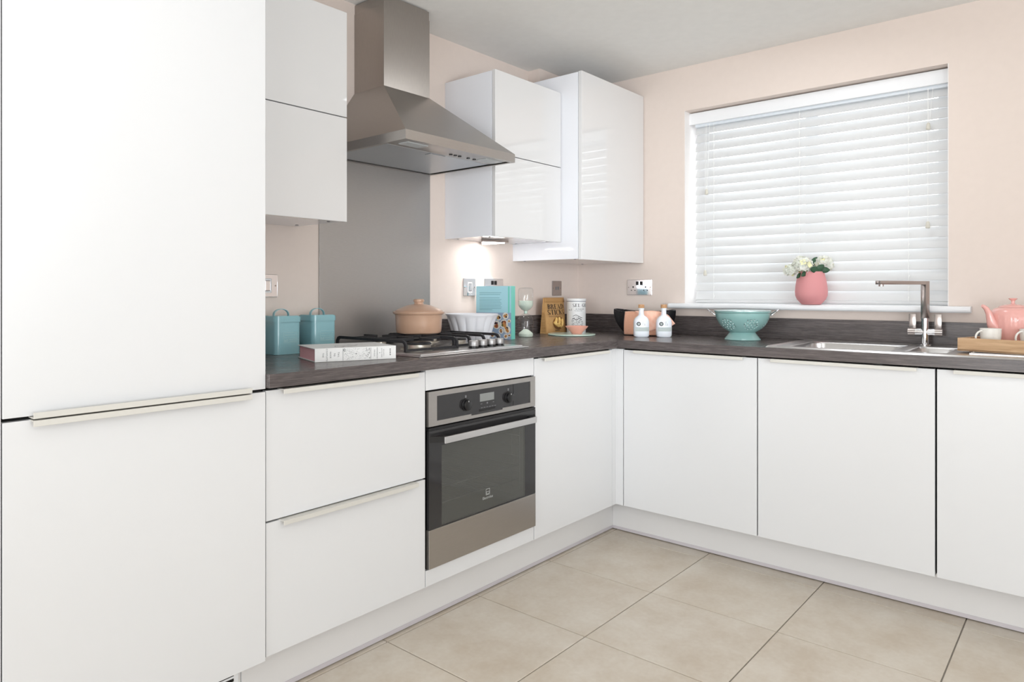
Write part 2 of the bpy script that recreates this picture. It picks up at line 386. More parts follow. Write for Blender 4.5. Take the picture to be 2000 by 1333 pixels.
# ================================================================ SETTING
X0, Y0, H = -7.4, -6.2, 2.293
b = B(); b.box(X0-.2, .3, Y0-.2, .3, -.12, -.004)
floor = b.done('floor', grout_m, loc=(0, 0, 0)); props(floor, 'beige stone-look tiled kitchen floor', kind='structure')
gx = [-.570-.455*k for k in range(-1, 16)]; gy = [-.530-.455*k for k in range(-1, 13)]
tile_mesh = None
for i in range(len(gx)-1):
    for j in range(len(gy)-1):
        x1, x0 = gx[i]-.002, gx[i+1]+.002; y1, y0 = gy[j]-.002, gy[j+1]+.002
        if i == 0: x1 = -.42
        if j == 0: y1 = -.44
        full = i > 0 and j > 0
        cx_, cy_ = (x0+x1)/2, (y0+y1)/2
        if full and tile_mesh:
            o = bpy.data.objects.new('tile', tile_mesh); C.objects.link(o); o.parent = floor; o.location = (cx_, cy_, 0)
        else:
            b = B(); b.box(x0-cx_, x1-cx_, y0-cy_, y1-cy_, -.008, 0, bev=.0012, seg=1)
            o = b.done('tile', tile_m, floor, local=True); o.location = (cx_, cy_, 0)
            if full: tile_mesh = o.data
b = B(); b.box(X0-.2, .3, Y0-.2, .3, H, H+.15); props(b.done('ceiling', ceil_m), 'plain off-white ceiling', kind='structure')
b = B(); b.box(X0-.2, .3, 0, .2, -.1, H+.1); props(b.done('wall_back', wall_m), 'pale pink painted wall behind the hob', kind='structure')
WY0, WY1, WZ0, WZ1 = -1.779, -.645, 1.050, 2.064
b = B(); b.box(0, .26, Y0, WY0, -.1, H+.1); b.box(0, .26, WY1, 0, -.1, H+.1); b.box(0, .26, WY0, WY1, -.1, WZ0); b.box(0, .26, WY0, WY1, WZ1, H+.1)
props(b.done('wall_right', wall_m), 'pale pink painted wall around the window', kind='structure')
b = B(); b.box(X0-.2, X0, Y0, 0, -.1, H+.1); props(b.done('wall_left', ceil_m), 'plain side wall', kind='structure')
b = B(); b.box(X0-.2, .26, Y0-.2, Y0, -.1, H+.1); props(b.done('wall_front', ceil_m), 'plain wall opposite the hob', kind='structure')
b = B(); b.box(-.482, -.0005, -.076, -.0005, 1.9, H-.0005); props(b.done('trim_1', wall_m), 'pink boxed-in pipe above the corner wall unit', kind='structure')
# window
wf = thing('window_1', 'white framed window behind the blind', None, (.2, -1.212, 1.07)); wf['kind'] = 'structure'
b = B()
for a in ((WY0, WY0+.06, WZ0, WZ1), (WY1-.06, WY1, WZ0, WZ1), (WY0, WY1, WZ0, WZ0+.07), (WY0, WY1, WZ1-.06, WZ1), (-1.24, -1.18, WZ0, WZ1)):
    b.box(.17, .235, a[0], a[1], a[2], a[3], bev=.004, seg=1)
b.done('window_frame', frame_m, wf)
for (a, c) in ((WY0+.05, -1.235), (-1.185, WY1-.05)):
    b = B(); b.box(.2, .206, a, c, WZ0+.06, WZ1-.05); b.done('pane', pane_m, wf)
b = B()
prof = [(-.046+.006, 1.045), (-.046, 1.051), (-.047, 1.058), (-.045, 1.066), (-.04, 1.0705), (.0, 1.0715), (.168, 1.0715), (.168, 1.0505), (0.0002, 1.0505), (0.0002, 1.045)]
b.prism([(x, z) for x, z in [(-.001, 1.045), (-.04, 1.045), (-.046, 1.051), (-.047, 1.058), (-.045, 1.066), (-.04, 1.0705), (-.001, 1.0715)]], 'y', -1.857, -.575)
b.box(-.002, .168, WY0+.0005, WY1-.0005, 1.0505, 1.0715)
sill = b.done('window_sill', frame_m, wf)
# thin facings over the pink reveals, daylight painted in as white
b = B(); b.box(.001, .17, WY1-.003, WY1-.0002, 1.0715, WZ1); b.box(.001, .17, WY0+.0002, WY0+.003, 1.0715, WZ1)
b.done('reveal_lit_facing', reveal_m, wf)

# ================================================================ VENETIAN BLIND
bl = thing('venetian_blind', 'white wide-slat venetian blind in the kitchen window, slats nearly shut', 'blind', (.085, -1.212, 1.08))
YA, YB = -1.771, -.672
b = B(); b.box(.05, .064, -1.7735, -.647, 1.999, 2.058, bev=.002); b.done('valance', frame_m, bl)
b = B(); b.box(.066, .118, YA, YB, 1.985, 2.045, bev=.003); b.done('headrail', rail_m, bl)
def slat_geo():
    b = B(); hw = .0255; th = .0015; n = 6
    up = []; dn = []
    for i in range(n+1):
        t = -1+2*i/n; cz = .0028*(1-t*t)
        up.append((t*hw, cz+th)); dn.append((t*hw, cz-th))
    b.prism(up+dn[::-1], 'y', YA+1.212, YB+1.212)
    return b
sl_mesh = None; zs = [1.100+.0453*k for k in range(20)]
tilt = radians(-62)
for k, z in enumerate(zs):
    if sl_mesh is None:
        o = slat_geo().done('slat', slat_m, bl, local=True); sl_mesh = o.data
    else:
        o = bpy.data.objects.new('slat', sl_mesh); C.objects.link(o); o.parent = bl
    o.location = (0, 0, z+.012-1.08); o.rotation_euler = (0, tilt+(.02*sin(k*2.3)), 0)
b = B(); b.box(.07, .1, YA, YB, 1.073, 1.088, bev=.004); b.done('bottom_rail', slat_m, bl)
LY = (-.775, -1.187, -1.628)
for yy in (LY):
    b = B()
    for xx in (.0575, .1125): b.tube([(xx, yy, 1.088), (xx, yy, 1.99)], .0008, 5)
    for z in zs: b.tube([(.0575, yy, z+.0), (.0575-.0015, yy-.004, z+.011)], .0016, 5)
    b.done('ladder_cord', cord_m, bl)
def pull(y0, ztop, zbot, dbl=False):
    b = B(); b.tube([(.046, y0, ztop), (.046, y0, zbot)], .0008, 5)
    if dbl: b.tube([(.046, y0-.016, ztop), (.046, y0-.004, zbot)], .0008, 5)
    b.done('pull_cord', cord_m, bl)
    b = B(); b.lathe([(.003, .03), (.006, .026), (.0085, .012), (.009, .004), (.006, 0)], 12, (.046, y0, zbot-.028)); b.done('tassel', tassel_m, bl)
pull(-.742, 1.99, 1.655, True); pull(-1.702, 1.985, 1.84, True); pull(-1.700, 1.985, 1.425); pull(-.735, 1.99, 1.24)

# ================================================================ BASE UNITS
FY = -.58   # front plane of the left run; the right run has its front plane at x = -.58
def mapL(a, d, z): return (a, d, z)          # along x, depth y
def fbox(b, run, a0, a1, d0, d1, z0, z1, bev=0):
    """a = position along the run, d = distance from the wall (positive)"""
    if run == 'L': b.box(a0, a1, -d1, -d0, z0, z1, bev=bev)
    else: b.box(-d1, -d0, a0, a1, z0, z1, bev=bev)
def lip_handle(run, parent, a0, a1, z, flip=1, fd=.58):
    b = B(); n0, n1 = fd-.012, fd+.021
    za, zb = sorted((z, z+flip*.0022)); fbox(b, run, a0, a1, n0, n1-.0026, za, zb)
    za, zb = sorted((z+flip*.0022, z-flip*.0105)); fbox(b, run, a0, a1, n1-.0025, n1, za, zb, bev=.0006)
    return b.done('handle', handle_m, parent)
def front(run, parent, name, a0, a1, z0, z1, mat=gloss, fd=.58, th=.018, bev=.0012):
    b = B(); fbox(b, run, a0, a1, fd-th, fd, z0, z1, bev=bev); return b.done(name, mat, parent)
def carcass(run, parent, a0, a1, z0, z1, d0=.02, fd=.559, mat=carc):
    b = B(); fbox(b, run, a0, a1, d0, fd, z0, z1); return b.done('carcass', mat, parent)
# drawer unit
t = thing('drawer_unit', 'white base unit with two deep drawers between tall unit and oven', 'cabinet', (-2.112, -.3, .15))
carcass('L', t, -2.4115, -1.8135, .151, .866, mat=dark_m)
for z0, z1 in ((.150, .5085), (.5135, .8645)):
    d = front('L', t, 'drawer_front', -2.4105, -1.8140, z0, z1, semi); lip_handle('L', d, -2.368, -1.862, z1-.0005)
# oven housing
t = thing('oven_housing', 'white base unit built around the single oven under the hob', 'cabinet', (-1.512, -.3, .15))
for a0_, a1_ in ((-1.8115, -1.8065), (-1.2145, -1.2125)):
    b = B(); fbox(b, 'L', a0_, a1_, .02, .56, .151, .866); b.done('side_panel', carc, t)
front('L', t, 'fascia_panel', -1.8110, -1.2140, .8015, .8705, semi); front('L', t, 'lower_panel', -1.8110, -1.2140, .150, .2035, semi)
# corner unit
t = thing('corner_base_unit', 'white single-door base unit right of the oven, next to the inside corner', 'cabinet', (-.912, -.3, .15))
carcass('L', t, -1.2105, -.6115, .151, .866, mat=dark_m)
d = front('L', t, 'door', -1.2100, -.6150, .150, .8645, semi); lip_handle('L', d, -1.168, -.667, .864)
t = thing('corner_post', 'narrow white L-shaped post where the two runs of base units meet', 'trim', (-.59, -.59, .15))
b = B(); b.box(-.6135, -.578, -.5800, -.562, .150, .868, bev=.001); b.box(-.5800, -.562, -.6165, -.5785, .150, .868, bev=.001); b.done('post', semi, t)
LB = ['white base unit door nearest the inside corner on the window side', 'white base unit with a wide door directly under the sink bowl', 'white base unit at the right edge of the picture, below the tray']
for (a1, a0, h1, h0, lb) in ((-.6200, -1.2170, -.677, -1.168, LB[0]), (-1.2215, -1.8165, -1.275, -1.766, LB[1]), (-1.8225, -2.4200, -1.872, -2.368, LB[2]), (-2.4245, -3.02, -2.47, -2.97, None)):
    if lb is None: lb = 'white base unit beyond the right edge of the picture'
    t = thing('base_unit', lb, 'cabinet', (-.3, (a0+a1)/2, .15), group='white base units under the window')
    carcass('R', t, a0+.0005, a1-.0005, .151, .72 if a0 < -1.0 and a0 > -2.4 else .866, mat=dark_m)
    d = front('R', t, 'door', a0, a1, .150, .8645, semi); lip_handle('R', d, h0, h1, .864)
# tall unit
t = thing('tall_unit', 'tall white fridge housing with an upper and a lower door at the left', 'cabinet', (-2.717, -.3, .14))
carcass('L', t, -3.0185, -2.4155, .142, 2.12, mat=carc, fd=.562)
b = B(); fbox(b, 'L', -3.0185, -2.4155, .5625, .5635, .80, .93); b.done('door_gap', dark_m, t)
d = front('L', t, 'upper_door', -3.0190, -2.4145, .8705, 2.118, semi, fd=.584, th=.02); lip_handle('L', d, -2.969, -2.466, .869, flip=-1, fd=.584)
d = front('L', t, 'lower_door', -3.0190, -2.4145, .143, .8625, semi, fd=.584, th=.02); lip_handle('L', d, -2.969, -2.466, .861, fd=.584)
b = B(); b.box(-3.045, -3.0215, -.583, -.01, 0.0005, 2.12, bev=.001); tag_ = b.done('end_panel', plinth_m, loc=(-3.033, -.3, 0)); props(tag_, 'narrow end panel at the left edge beside the tall unit', 'panel')
# plinths
def plinth(run, a0, a1, lab, nm='plinth'):
    t = thing(nm, lab, 'plinth', ((a0+a1)/2, -.5, 0) if run == 'L' else (-.48, (a0+a1)/2, 0))
    fd = .512 if run == 'L' else .4935
    b = B(); fbox(b, run, a0, a1, fd-.016, fd, .004, .149); b.done('board', plinth_m, t)
    b = B(); fbox(b, run, a0, a1, fd, fd+.0018, .004, .018, bev=.0006); b.done('seal_strip', seal_m, t)
    return t
plinth('L', -2.443, -.4945, 'long white plinth below the drawer unit, oven and corner unit'); plinth('R', -3.02, -.4955-.0005, 'white plinth below the units under the window')
t = thing('vent_plinth', 'short plinth with a slotted vent grille below the tall unit', 'plinth', (-2.73, -.5, 0))
b = B(); fbox(b, 'L', -3.018, -2.4445, .494, .508, .004, .138); b.done('board', plinth_m, t)
b = B(); fbox(b, 'L', -2.99, -2.452, .508, .511, .02, .132, bev=.001); g = b.done('grille', frame_m, t)
b = B()
for k in range(6):
    for q in range(9):
        x1 = -2.466-q*.056; fbox(b, 'L', x1-.046, x1, .5111, .5116, .098-k*.014, .106-k*.014)
b.done('slots', dark_m, g)

# ================================================================ WORKTOP
WT, WB = .910, .8725
b = B(); b.box(-2.4135, -.6002, -.600, -.0005, WB, WT, bev=.0015)
props(b.done('worktop', top_x, loc=(-1.5, -.3, WB)), 'dark grey wood-effect worktop on the hob side', 'worktop', 'dark wood-effect worktops')
b = B()
SX0, SX1, SY0, SY1 = -.575, -.085, -2.225, -1.262      # sink cut-out
b.box(-.6, -.0005, SY1, -.0005, WB, WT); b.box(-.6, -.0005, -3.02, SY0, WB, WT); b.box(-.6, SX0, SY0, SY1, WB, WT); b.box(SX1, -.0005, SY0, SY1, WB, WT)
props(b.done('worktop', top_y, loc=(-.3, -1.5, WB)), 'dark grey wood-effect worktop under the window, holding the sink', 'worktop', 'dark wood-effect worktops')
b = B(); b.box(-1.2175, -.0195, -.0185, -.0005, WT+.0002, 1.006, bev=.001); props(b.done('upstand', top_x, loc=(-.6, -.01, WT)), 'dark wood-effect upstand strip between splashback and corner', 'upstand')
b = B(); b.box(-2.4135, -1.8195, -.0185, -.0005, WT+.0002, 1.006, bev=.001); props(b.done('upstand', top_x, loc=(-2.1, -.01, WT)), 'dark upstand strip left of the splashback, behind the blue tins', 'upstand')
b = B(); b.box(-.0185, -.0005, -3.02, -.0005, WT+.0002, 1.006, bev=.001); props(b.done('upstand', top_y, loc=(-.01, -1.5, WT)), 'long dark wood-effect upstand strip below the window sill', 'upstand')
b = B(); b.box(-1.8190, -1.2180, -.0065, -.0005, WT+.0002, 1.70, bev=.0008); props(b.done('splashback', splash_m, loc=(-1.518, -.003, WT)), 'brushed steel splashback sheet behind the hob', 'splashback')

# ================================================================ WALL UNITS
def wall_unit(label, x0, x1, dep, z0, z1, splits, name='wall_unit'):
    t = thing(name, label, 'cabinet', ((x0+x1)/2, -dep/2, z0))
    b = B(); b.box(x0, x1, -(dep-.0205), -.0005, z0+.003, z1-.003, bev=.0008); b.done('carcass', wcarc, t)
    zz = [z0]+splits+[z1]
    for i in range(len(zz)-1):
        b = B(); b.box(x0+.001, x1-.001, -dep, -(dep-.0185), zz[i]+(.0017 if i else 0), zz[i+1]-(.0017 if i < len(zz)-2 else 0), bev=.0015)
        b.done('door', gloss, t)
    b = B()
    for xx in (x0+.035, x1-.035):
        for yy in (-.05, -(dep-.06)): b.lathe([(.006, 0), (.006, .002)], 12, (xx, yy, z0+.0015))
    b.done('fixing_caps', grey_pr, t)
    return t
wall_unit('white gloss wall unit left of the hood, split into two lift-up doors', -2.4135, -1.9165, .30, 1.372, 2.098, [1.733])
wall_unit('white gloss wall unit right of the hood with two stacked flap doors', -1.1150, -.6145, .30, 1.370, 2.094, [1.731])
wall_unit('taller white gloss wall unit in the corner beside the window wall', -.6125, -.0030, .415, 1.284, 2.181, [])
# under-cabinet light
t = thing('cabinet_light', 'small wedge-shaped lamp glowing under the wall unit right of the hood', 'lamp', (-.90, -.08, 1.345))
A, Bp, Cc = (-1.005, -.125), (-.865, -.175), (-.868, -.008)
b = B(); b.prism([A, Bp, Cc], 'z', 1.361, 1.3715); b.done('housing', chrome2, t)
b = B(); b.prism([(-.985, -.118), (-.875, -.158), (-.877, -.02)], 'z', 1.3580, 1.361); b.done('lens', lens_m, t)
sp = bpy.data.lights.new('cabinet_light_beam', 'SPOT'); sp.energy = 4.5; sp.spot_size = radians(74); sp.spot_blend = .45; sp.shadow_soft_size = .012; sp.color = (1, 1, 1)
so = bpy.data.objects.new('cabinet_light_beam', sp); C.objects.link(so); so.location = (-.885, -.045, 1.345); so.rotation_euler = (radians(20), 0, 0)

# ================================================================ COOKER HOOD
t = thing('cooker_hood', 'brushed steel chimney cooker hood above the hob', 'cooker hood', (-1.5185, -.2, 1.65))
cx0, cx1, cy = -1.644, -1.394, -.18; hx0, hx1, hy = -1.8185, -1.2185, -.49; HZ0, HZ1, HZ2 = 1.650, 1.683, 1.930
b = B(); b.box(cx0, cx1, cy, -.0005, HZ2-.002, 2.25, bev=.0008); b.box(cx0+.002, cx1-.002, cy+.002, -.0005, 2.2505, H-.006); b.done('chimney', steel_v, t)
b = B(); b.poly([(hx0, hy, HZ1), (hx1, hy, HZ1), (cx1, cy, HZ2), (cx0, cy, HZ2)]); b.poly([(hx0, -.0005, HZ1), (hx0, hy, HZ1), (cx0, cy, HZ2), (cx0, -.0005, HZ2)])
b.poly([(hx1, hy, HZ1), (hx1, -.0005, HZ1), (cx1, -.0005, HZ2), (cx1, cy, HZ2)]); b.poly([(hx0, -.0005, HZ1), (hx1, -.0005, HZ1), (cx1, -.0005, HZ2), (cx0, -.0005, HZ2)])
bmesh.ops.remove_doubles(b.bm, verts=b.bm.verts, dist=1e-5); b.done('canopy', steel, t, ang=10)
b = B()
for a in ((hx0, hx1, hy, hy+.004), (hx0, hx1, -.0045, -.0005), (hx0, hx0+.004, hy+.004, -.0045), (hx1-.004, hx1, hy+.004, -.0045)): b.box(a[0], a[1], a[2], a[3], HZ0+.0015, HZ1)
for a in ((hx0, hx1, hy, hy+.014), (hx0, hx1, -.02, -.0005), (hx0, hx0+.014, hy+.014, -.02), (hx1-.014, hx1, hy+.014, -.02)): b.box(a[0], a[1], a[2], a[3], HZ0, HZ0+.0015)
b.done('rim', steel, t)
b = B(); b.box(hx0+.005, hx1-.005, hy+.005, -.006, HZ0+.012, HZ0+.014); b.done('underside', dark_m, t)
b = B(); b.box(hx0+.02, hx1-.024, -.365, -.03, HZ0+.004, HZ0+.011, bev=.002); f = b.done('grease_filter', filter_m, t)
b = B(); b.box(-1.57, -1.49, -.362, -.33, HZ0+.001, HZ0+.005, bev=.001); b.done('filter_catch', filter_m, f)
b = B(); b.box(hx0+.02, hx1-.02, -.474, -.368, HZ0+.004, HZ0+.011, bev=.001); cp = b.done('control_strip', steel, t)
b = B()
for i, xx in enumerate((-1.50, -1.475, -1.45, -1.40, -1.365)): b.lathe([(.007, 0), (.007, .004)], 14, (xx, -.40, HZ0+.001))
b.done('buttons', black_pl, cp)
for xx in (-1.72, -1.30):
    b = B(); b.box(xx-.05, xx+.05, -.45, -.40, HZ0+.001, HZ0+.006, bev=.002); b.done('lamp_cover', lampc_m, cp)

# ================================================================ OVEN
t = thing('oven', 'built-in single oven in steel and black glass under the hob', 'oven', (-1.5095, -.3, .205))
ox0, ox1 = -1.8050, -1.2150
b = B(); b.box(ox0+.002, ox1-.002, -.575, -.562, .206, .797); b.box(ox0+.01, ox1-.01, -.562, -.03, .62, .79); b.done('body', black_pl, t)
# control panel frame
b = B(); fy0, fy1 = -.588, -.575
gx0, gx1, gz0, gz1 = -1.766, -1.247, .6975, .7805
b.box(ox0, ox1, fy0, fy1, gz1, .797); b.box(ox0, ox1, fy0, fy1, .681, .692)
b.box(ox0, gx0, fy0, fy1, .692, gz1); b.box(gx1, ox1, fy0, fy1, .692, gz1)
b.box(gx0, -1.593, fy0, fy1, .692, gz0); b.box(-1.418, gx1, fy0, fy1, .692, gz0)
b.done('control_frame', steel, t)
b = B(); b.box(gx0, -1.3535, -.586, -.575, gz0, gz1); b.box(-1.593, -1.418, -.586, -.575, .692, gz0); b.box(-1.351, gx1, -.586, -.575, gz0, gz1); cpn = b.done('control_glass', black_gl, t)
b = B(); b.box(-1.545, -1.466, -.5868, -.586, .735, .763); b.done('display', disp_m, cpn)
def fO(u, v, d=-.5872): return (u, d, v)
b = B()
for i in range(6): rects(b, [(-1.54+i*.015, .7115, -1.530+i*.015, .7135)], lambda u, v: fO(u, v, -.5868))
rects(b, [(-1.542, .7255, -1.532, .7275), (-1.508, .724, -1.501, .730), (-1.474, .7255, -1.466, .7275)], lambda u, v: fO(u, v, -.5868))
for kx in (-1.621, -1.383): rects(b, [(kx-.004, .758, kx+.004, .767), (kx-.001, .751, kx+.001, .754)], lambda u, v: fO(u, v, -.5868))
b.done('markings', grey_pr, cpn)
b = B(); b.box(-1.548, -1.46, -.5885, -.586, .7005, .708, bev=.001); b.done('button_strip', black_pl, cpn)
for kx in (-1.621, -1.383):
    b = B(); b.tube([(kx, -.586, .7335), (kx, -.590, .7335), (kx, -.591, .7335), (kx, -.600, .7335), (kx, -.601, .7335)], [.0215, .0215, .0195, .0185, .017], 28)
    k = b.done('knob', black_pl, t)
    b = B(); b.box(kx-.001, kx+.001, -.6017, -.6010, .744, .749); b.done('pointer', white_pr, k)
# door: black glass frame around window
dz0, dz1 = .3385, .6665; wx0, wx1, wz0, wz1 = -1.745, -1.282, .3425, .612
b = B(); D0, D1 = -.5890, -.5800
b.box(ox0, wx0, D0, D1, dz0, dz1); b.box(wx1, ox1, D0, D1, dz0, dz1); b.box(wx0, wx1, D0, D1, wz1, dz1); b.box(wx0, wx1, D0, D1, dz0, wz0)
dr = b.done('door', black_gl, t)
b = B(); b.box(ox0, ox1, -.5885, -.575, .667, .676); b.done('door_top', black_pl, t)
b = B(); b.box(wx0, wx1, -.5888, -.5862, wz0, wz1); b.done('window', oven_gl, dr)
b = B(); b.box(ox0, ox1, -.5900, -.575, .2085, .3375, bev=.001); b.done('steel_panel', steel, t)
# handle
b = B(); b.box(-1.7665, -1.2555, -.627, -.6215, .6255, .6485, bev=.001); hb = b.done('handle', steel_sink, t)
b = B()
b.prism([(-1.801, -.589), (-1.765, -.6212), (-1.738, -.6212), (-1.752, -.589)], 'z', .629, .648)
b.done('handle_bracket', black_pl, hb); b = B()
b.prism([(-1.219, -.589), (-1.257, -.6212), (-1.284, -.6212), (-1.268, -.589)], 'z', .629, .648)
b.done('handle_bracket', black_pl, hb)
# cavity
b = B(); cvx0, cvx1 = -1.755, -1.275
b.box(cvx0, cvx1, -.06, -.055, .335, .622); b.box(cvx0-.004, cvx0, -.575, -.055, .335, .622); b.box(cvx1, cvx1+.004, -.575, -.055, .335, .622); b.box(cvx0, cvx1, -.575, -.055, .331, .335); b.box(cvx0, cvx1, -.575, -.055, .622, .626)
b.done('cavity', enamel, t)
bpy.data.objects.remove(bpy.data.objects['body'])
b = B(); b.box(ox0+.002, ox1-.002, -.575, -.03, .63, .797); b.box(ox0+.002, ox1-.002, -.575, -.03, .206, .328); b.box(ox0+.002, cvx0-.005, -.5795, -.5, .328, .63); b.box(cvx1+.005, ox1-.002, -.5795, -.5, .328, .63)
b.done('body', black_pl, t)
for zz in (.455, .402):
    b = B(); b.tube([(cvx0+.004, -.555, zz), (cvx1-.004, -.555, zz)], .0028, 8)
    for i in range(24): xx = cvx0+.02+i*.019; b.tube([(xx, -.555, zz-.001), (xx, -.1, zz-.001)], .0009, 4)
    b.tube([(cvx0+.004, -.1, zz), (cvx1-.004, -.1, zz)], .0025, 6)
    b.done('rack', rack_m, t)
b = B()
for yy in (-.56, -.52, -.14):
    b.tube([(cvx1-.004, yy, .36), (cvx1-.004, yy, .60)], .002, 6); b.tube([(cvx0+.004, yy, .36), (cvx0+.004, yy, .60)], .002, 6)
for zz in (.37, .40, .43, .455, .49, .53, .57):
    b.tube([(cvx1-.005, -.56, zz), (cvx1-.005, -.14, zz)], .0018, 6); b.tube([(cvx0+.005, -.56, zz), (cvx0+.005, -.14, zz)], .0018, 6)
b.done('shelf_runners', rack_m, t)
b = B(); fn = lambda u, v: (u-1.505, -.5896, v+.405)
rects(b, [(-.011, -.011, .011, -.0095), (-.011, .0095, .011, .011), (-.011, -.011, -.0095, .011), (.0095, -.011, .011, .011), (-.011, -.0007, .011, .0007)], fn)
for i in range(10):
    a0, a1 = radians(-180+i*18), radians(-180+i*18+18); b.poly([fn(.011*cos(a0), .001+.010*sin(a0)), fn(.011*cos(a1), .001+.010*sin(a1)), fn(.0095*cos(a1), .001+.0085*sin(a1)), fn(.0095*cos(a0), .001+.0085*sin(a0))])
put2d(b, text_faces('Electrolux', .014), lambda u, v: fn(u, v-.0205)); b.done('logo', pm('logo_silver', (190, 192, 190), .5), dr)

# ================================================================ HOB
t = thing('gas_hob', 'steel gas hob with black iron pan supports set in the worktop', 'hob', (-1.5185, -.3, WT))
b = B(); b.box(-1.8190, -1.2185, -.560, -.055, WT+.0003, WT+.004, bev=.002); b.box(-1.80, -1.238, -.545, -.07, WT+.003, WT+.0095, bev=.0035); b.done('hob_plate', steel_sink, t)
PZ = WT+.0095
def burner(x, y, r):
    b = B(); b.lathe([(r*1.12, 0), (r*1.1, .004), (r*.86, .006), (r*.86, .017), (r*.92, .018)], 40, (x, y, PZ), fl=lambda a, z: 1+(.012*cos(a*36) if z > .005 else 0)); q = b.done('burner', burner_al, t)
    b = B(); b.lathe([(r*.9, .018), (r*.92, .021), (r*.86, .025), (r*.3, .0265), (.0001, .0265)], 36, (x, y, PZ), caps=False); b.done('burner_cap', iron, q)
burner(-1.652, -.375, .056); burner(-1.652, -.165, .030); burner(-1.375, -.33, .030); burner(-1.378, -.155, .043)
GT = .962
def grate(x0, x1, y0, y1, xs, ym, ctr):
    w, h = .0085, .010; b = B(); z = GT-h/2
    for x in xs:     # bars running front to back with legs bent down at both ends
        b.bar([(x, y1, PZ+.001), (x, y1, z-.012), (x, y1-.006, z-.003), (x, y1-.014, z), (x, y0+.014, z), (x, y0+.006, z-.003), (x, y0, z-.012), (x, y0, PZ+.001)], w, h)
    for y in ym: b.bar([(x0, y, z), (x1, y, z)], w, h)
    b.bar([(x0, y0, PZ+.006), (x1, y0, PZ+.006)], w, .009); b.bar([(x0, y1, PZ+.006), (x1, y1, PZ+.006)], w, .009)
    for (cx_, cy_) in ctr:
        for dx, dy in ((1, 0), (-1, 0)): b.bar([(cx_+dx*.018, cy_, z), ((x1 if dx > 0 else x0), cy_, z)], w, h)
        b.bar([(cx_, cy_+.018, z), (cx_, min(cy_+.1, y1), z)], w, h); b.bar([(cx_, cy_-.018, z), (cx_, max(cy_-.1, y0+.0), z)], w, h)
    return b.done('pan_support', iron, t)
grate(-1.785, -1.525, -.455, -.075, (-1.785, -1.525), (-.265,), ((-1.652, -.37), (-1.652, -.165)))
grate(-1.510, -1.245, -.425, -.075, (-1.510, -1.420, -1.335, -1.245), (-.25, ), ((-1.378, -.155),))
for i, kx in enumerate((-1.478, -1.423, -1.368, -1.313)):
    b = B(); b.lathe([(.020, 0), (.020, .003), (.0165, .0035), (.0165, .0075)], 28, (kx, -.497+.004*i, PZ)); k = b.done('knob_base', black_pl, t)
    b = B(); b.lathe([(.0180, .0075), (.0185, .009), (.0178, .026), (.0165, .028), (.0001, .028)], 32, (kx, -.497+.004*i, PZ), caps=False); b.done('knob', alum_knob, k)

# ================================================================ SINK
t = thing('sink', 'stainless steel inset sink with one bowl and a drainer to the right', 'sink', (-.31, -1.74, WT))
sx0, sx1, sy0, sy1 = -.590, -.068, -2.25, -1.248
bx0, bx1, by0, by1 = -.505, -.150, -1.665, -1.305
cx0_, cx1_, cy0_, cy1_ = -.470, -.165, -1.835, -1.705
def rrect(x0, x1, y0, y1, r, n=5):
    P = []
    for (cx_, cy_, a) in ((x1-r, y1-r, 0), (x0+r, y1-r, 90), (x0+r, y0+r, 180), (x1-r, y0+r, 270)):
        for i in range(n+1): q = radians(a+90*i/n); P.append((cx_+r*cos(q), cy_+r*sin(q)))
    return P
b = B()
dk = WT+.0035
# raised outer rim
def ringloop(b, A, za, D, zb):
    n = len(A); va = [b.bm.verts.new((p[0], p[1], za)) for p in A]; vb = [b.bm.verts.new((p[0], p[1], zb)) for p in D]
    for i in range(n): b.bm.faces.new((va[i], va[(i+1) % n], vb[(i+1) % n], vb[i]))
O = rrect(sx0, sx1, sy0, sy1, .02); I1 = rrect(sx0+.006, sx1-.006, sy0+.006, sy1-.006, .018); I2 = rrect(sx0+.014, sx1-.014, sy0+.014, sy1-.014, .014)
ringloop(b, O, WT+.0003, I1, WT+.0062); ringloop(b, I1, WT+.0062, I2, dk-.001)
# deck pieces around the bowls
iz = dk-.001
def deck(x0, x1, y0, y1): b.poly([(x0, y0, iz), (x1, y0, iz), (x1, y1, iz), (x0, y1, iz)])
ex0, ex1, ey0, ey1 = sx0+.012, sx1-.012, sy0+.012, sy1-.012
deck(ex0, bx0, by0, ey1); deck(bx1, ex1, by0, ey1); deck(bx0, bx1, by1, ey1)
deck(ex0, ex1, cy1_, by0); deck(ex0, cx0_, cy0_, cy1_); deck(cx1_, ex1, cy0_, cy1_); deck(ex0, ex1, ey0, cy0_)
b.done('rim', steel_sink, t)
def basin(nm, x0, x1, y0, y1, dep, r):
    b = B(); T = rrect(x0, x1, y0, y1, .0005); A = rrect(x0+.004, x1-.004, y0+.004, y1-.004, r)
    Bm = rrect(x0+.012, x1-.012, y0+.012, y1-.012, r); Bt = rrect(x0+.03, x1-.03, y0+.03, y1-.03, r)
    ringloop(b, T, iz, A, iz-.006); ringloop(b, A, iz-.006, Bm, iz-dep+.02); ringloop(b, Bm, iz-dep+.02, Bt, iz-dep)
    b.poly([(p[0], p[1], iz-dep) for p in Bt]); bmesh.ops.remove_doubles(b.bm, verts=b.bm.verts, dist=1e-5)
    q = b.done(nm, steel_sink, t); b = B(); b.lathe([(.035, 0), (.035, .002), (.025, .001)], 24, ((x0+x1)/2, (y0+y1)/2, iz-dep+.001)); b.done('drain', chrome, q)
basin('main_bowl', bx0, bx1, by0, by1, .15, .05); basin('half_bowl', cx0_, cx1_, cy0_, cy1_, .05, .03)
b = B()
for i in range(7): xx = -.46+i*.045; b.tube([(xx, -2.21, iz+.001), (xx, -1.90, iz+.001)], .004, 6)
b.done('drainer_ridges', steel_sink, t)

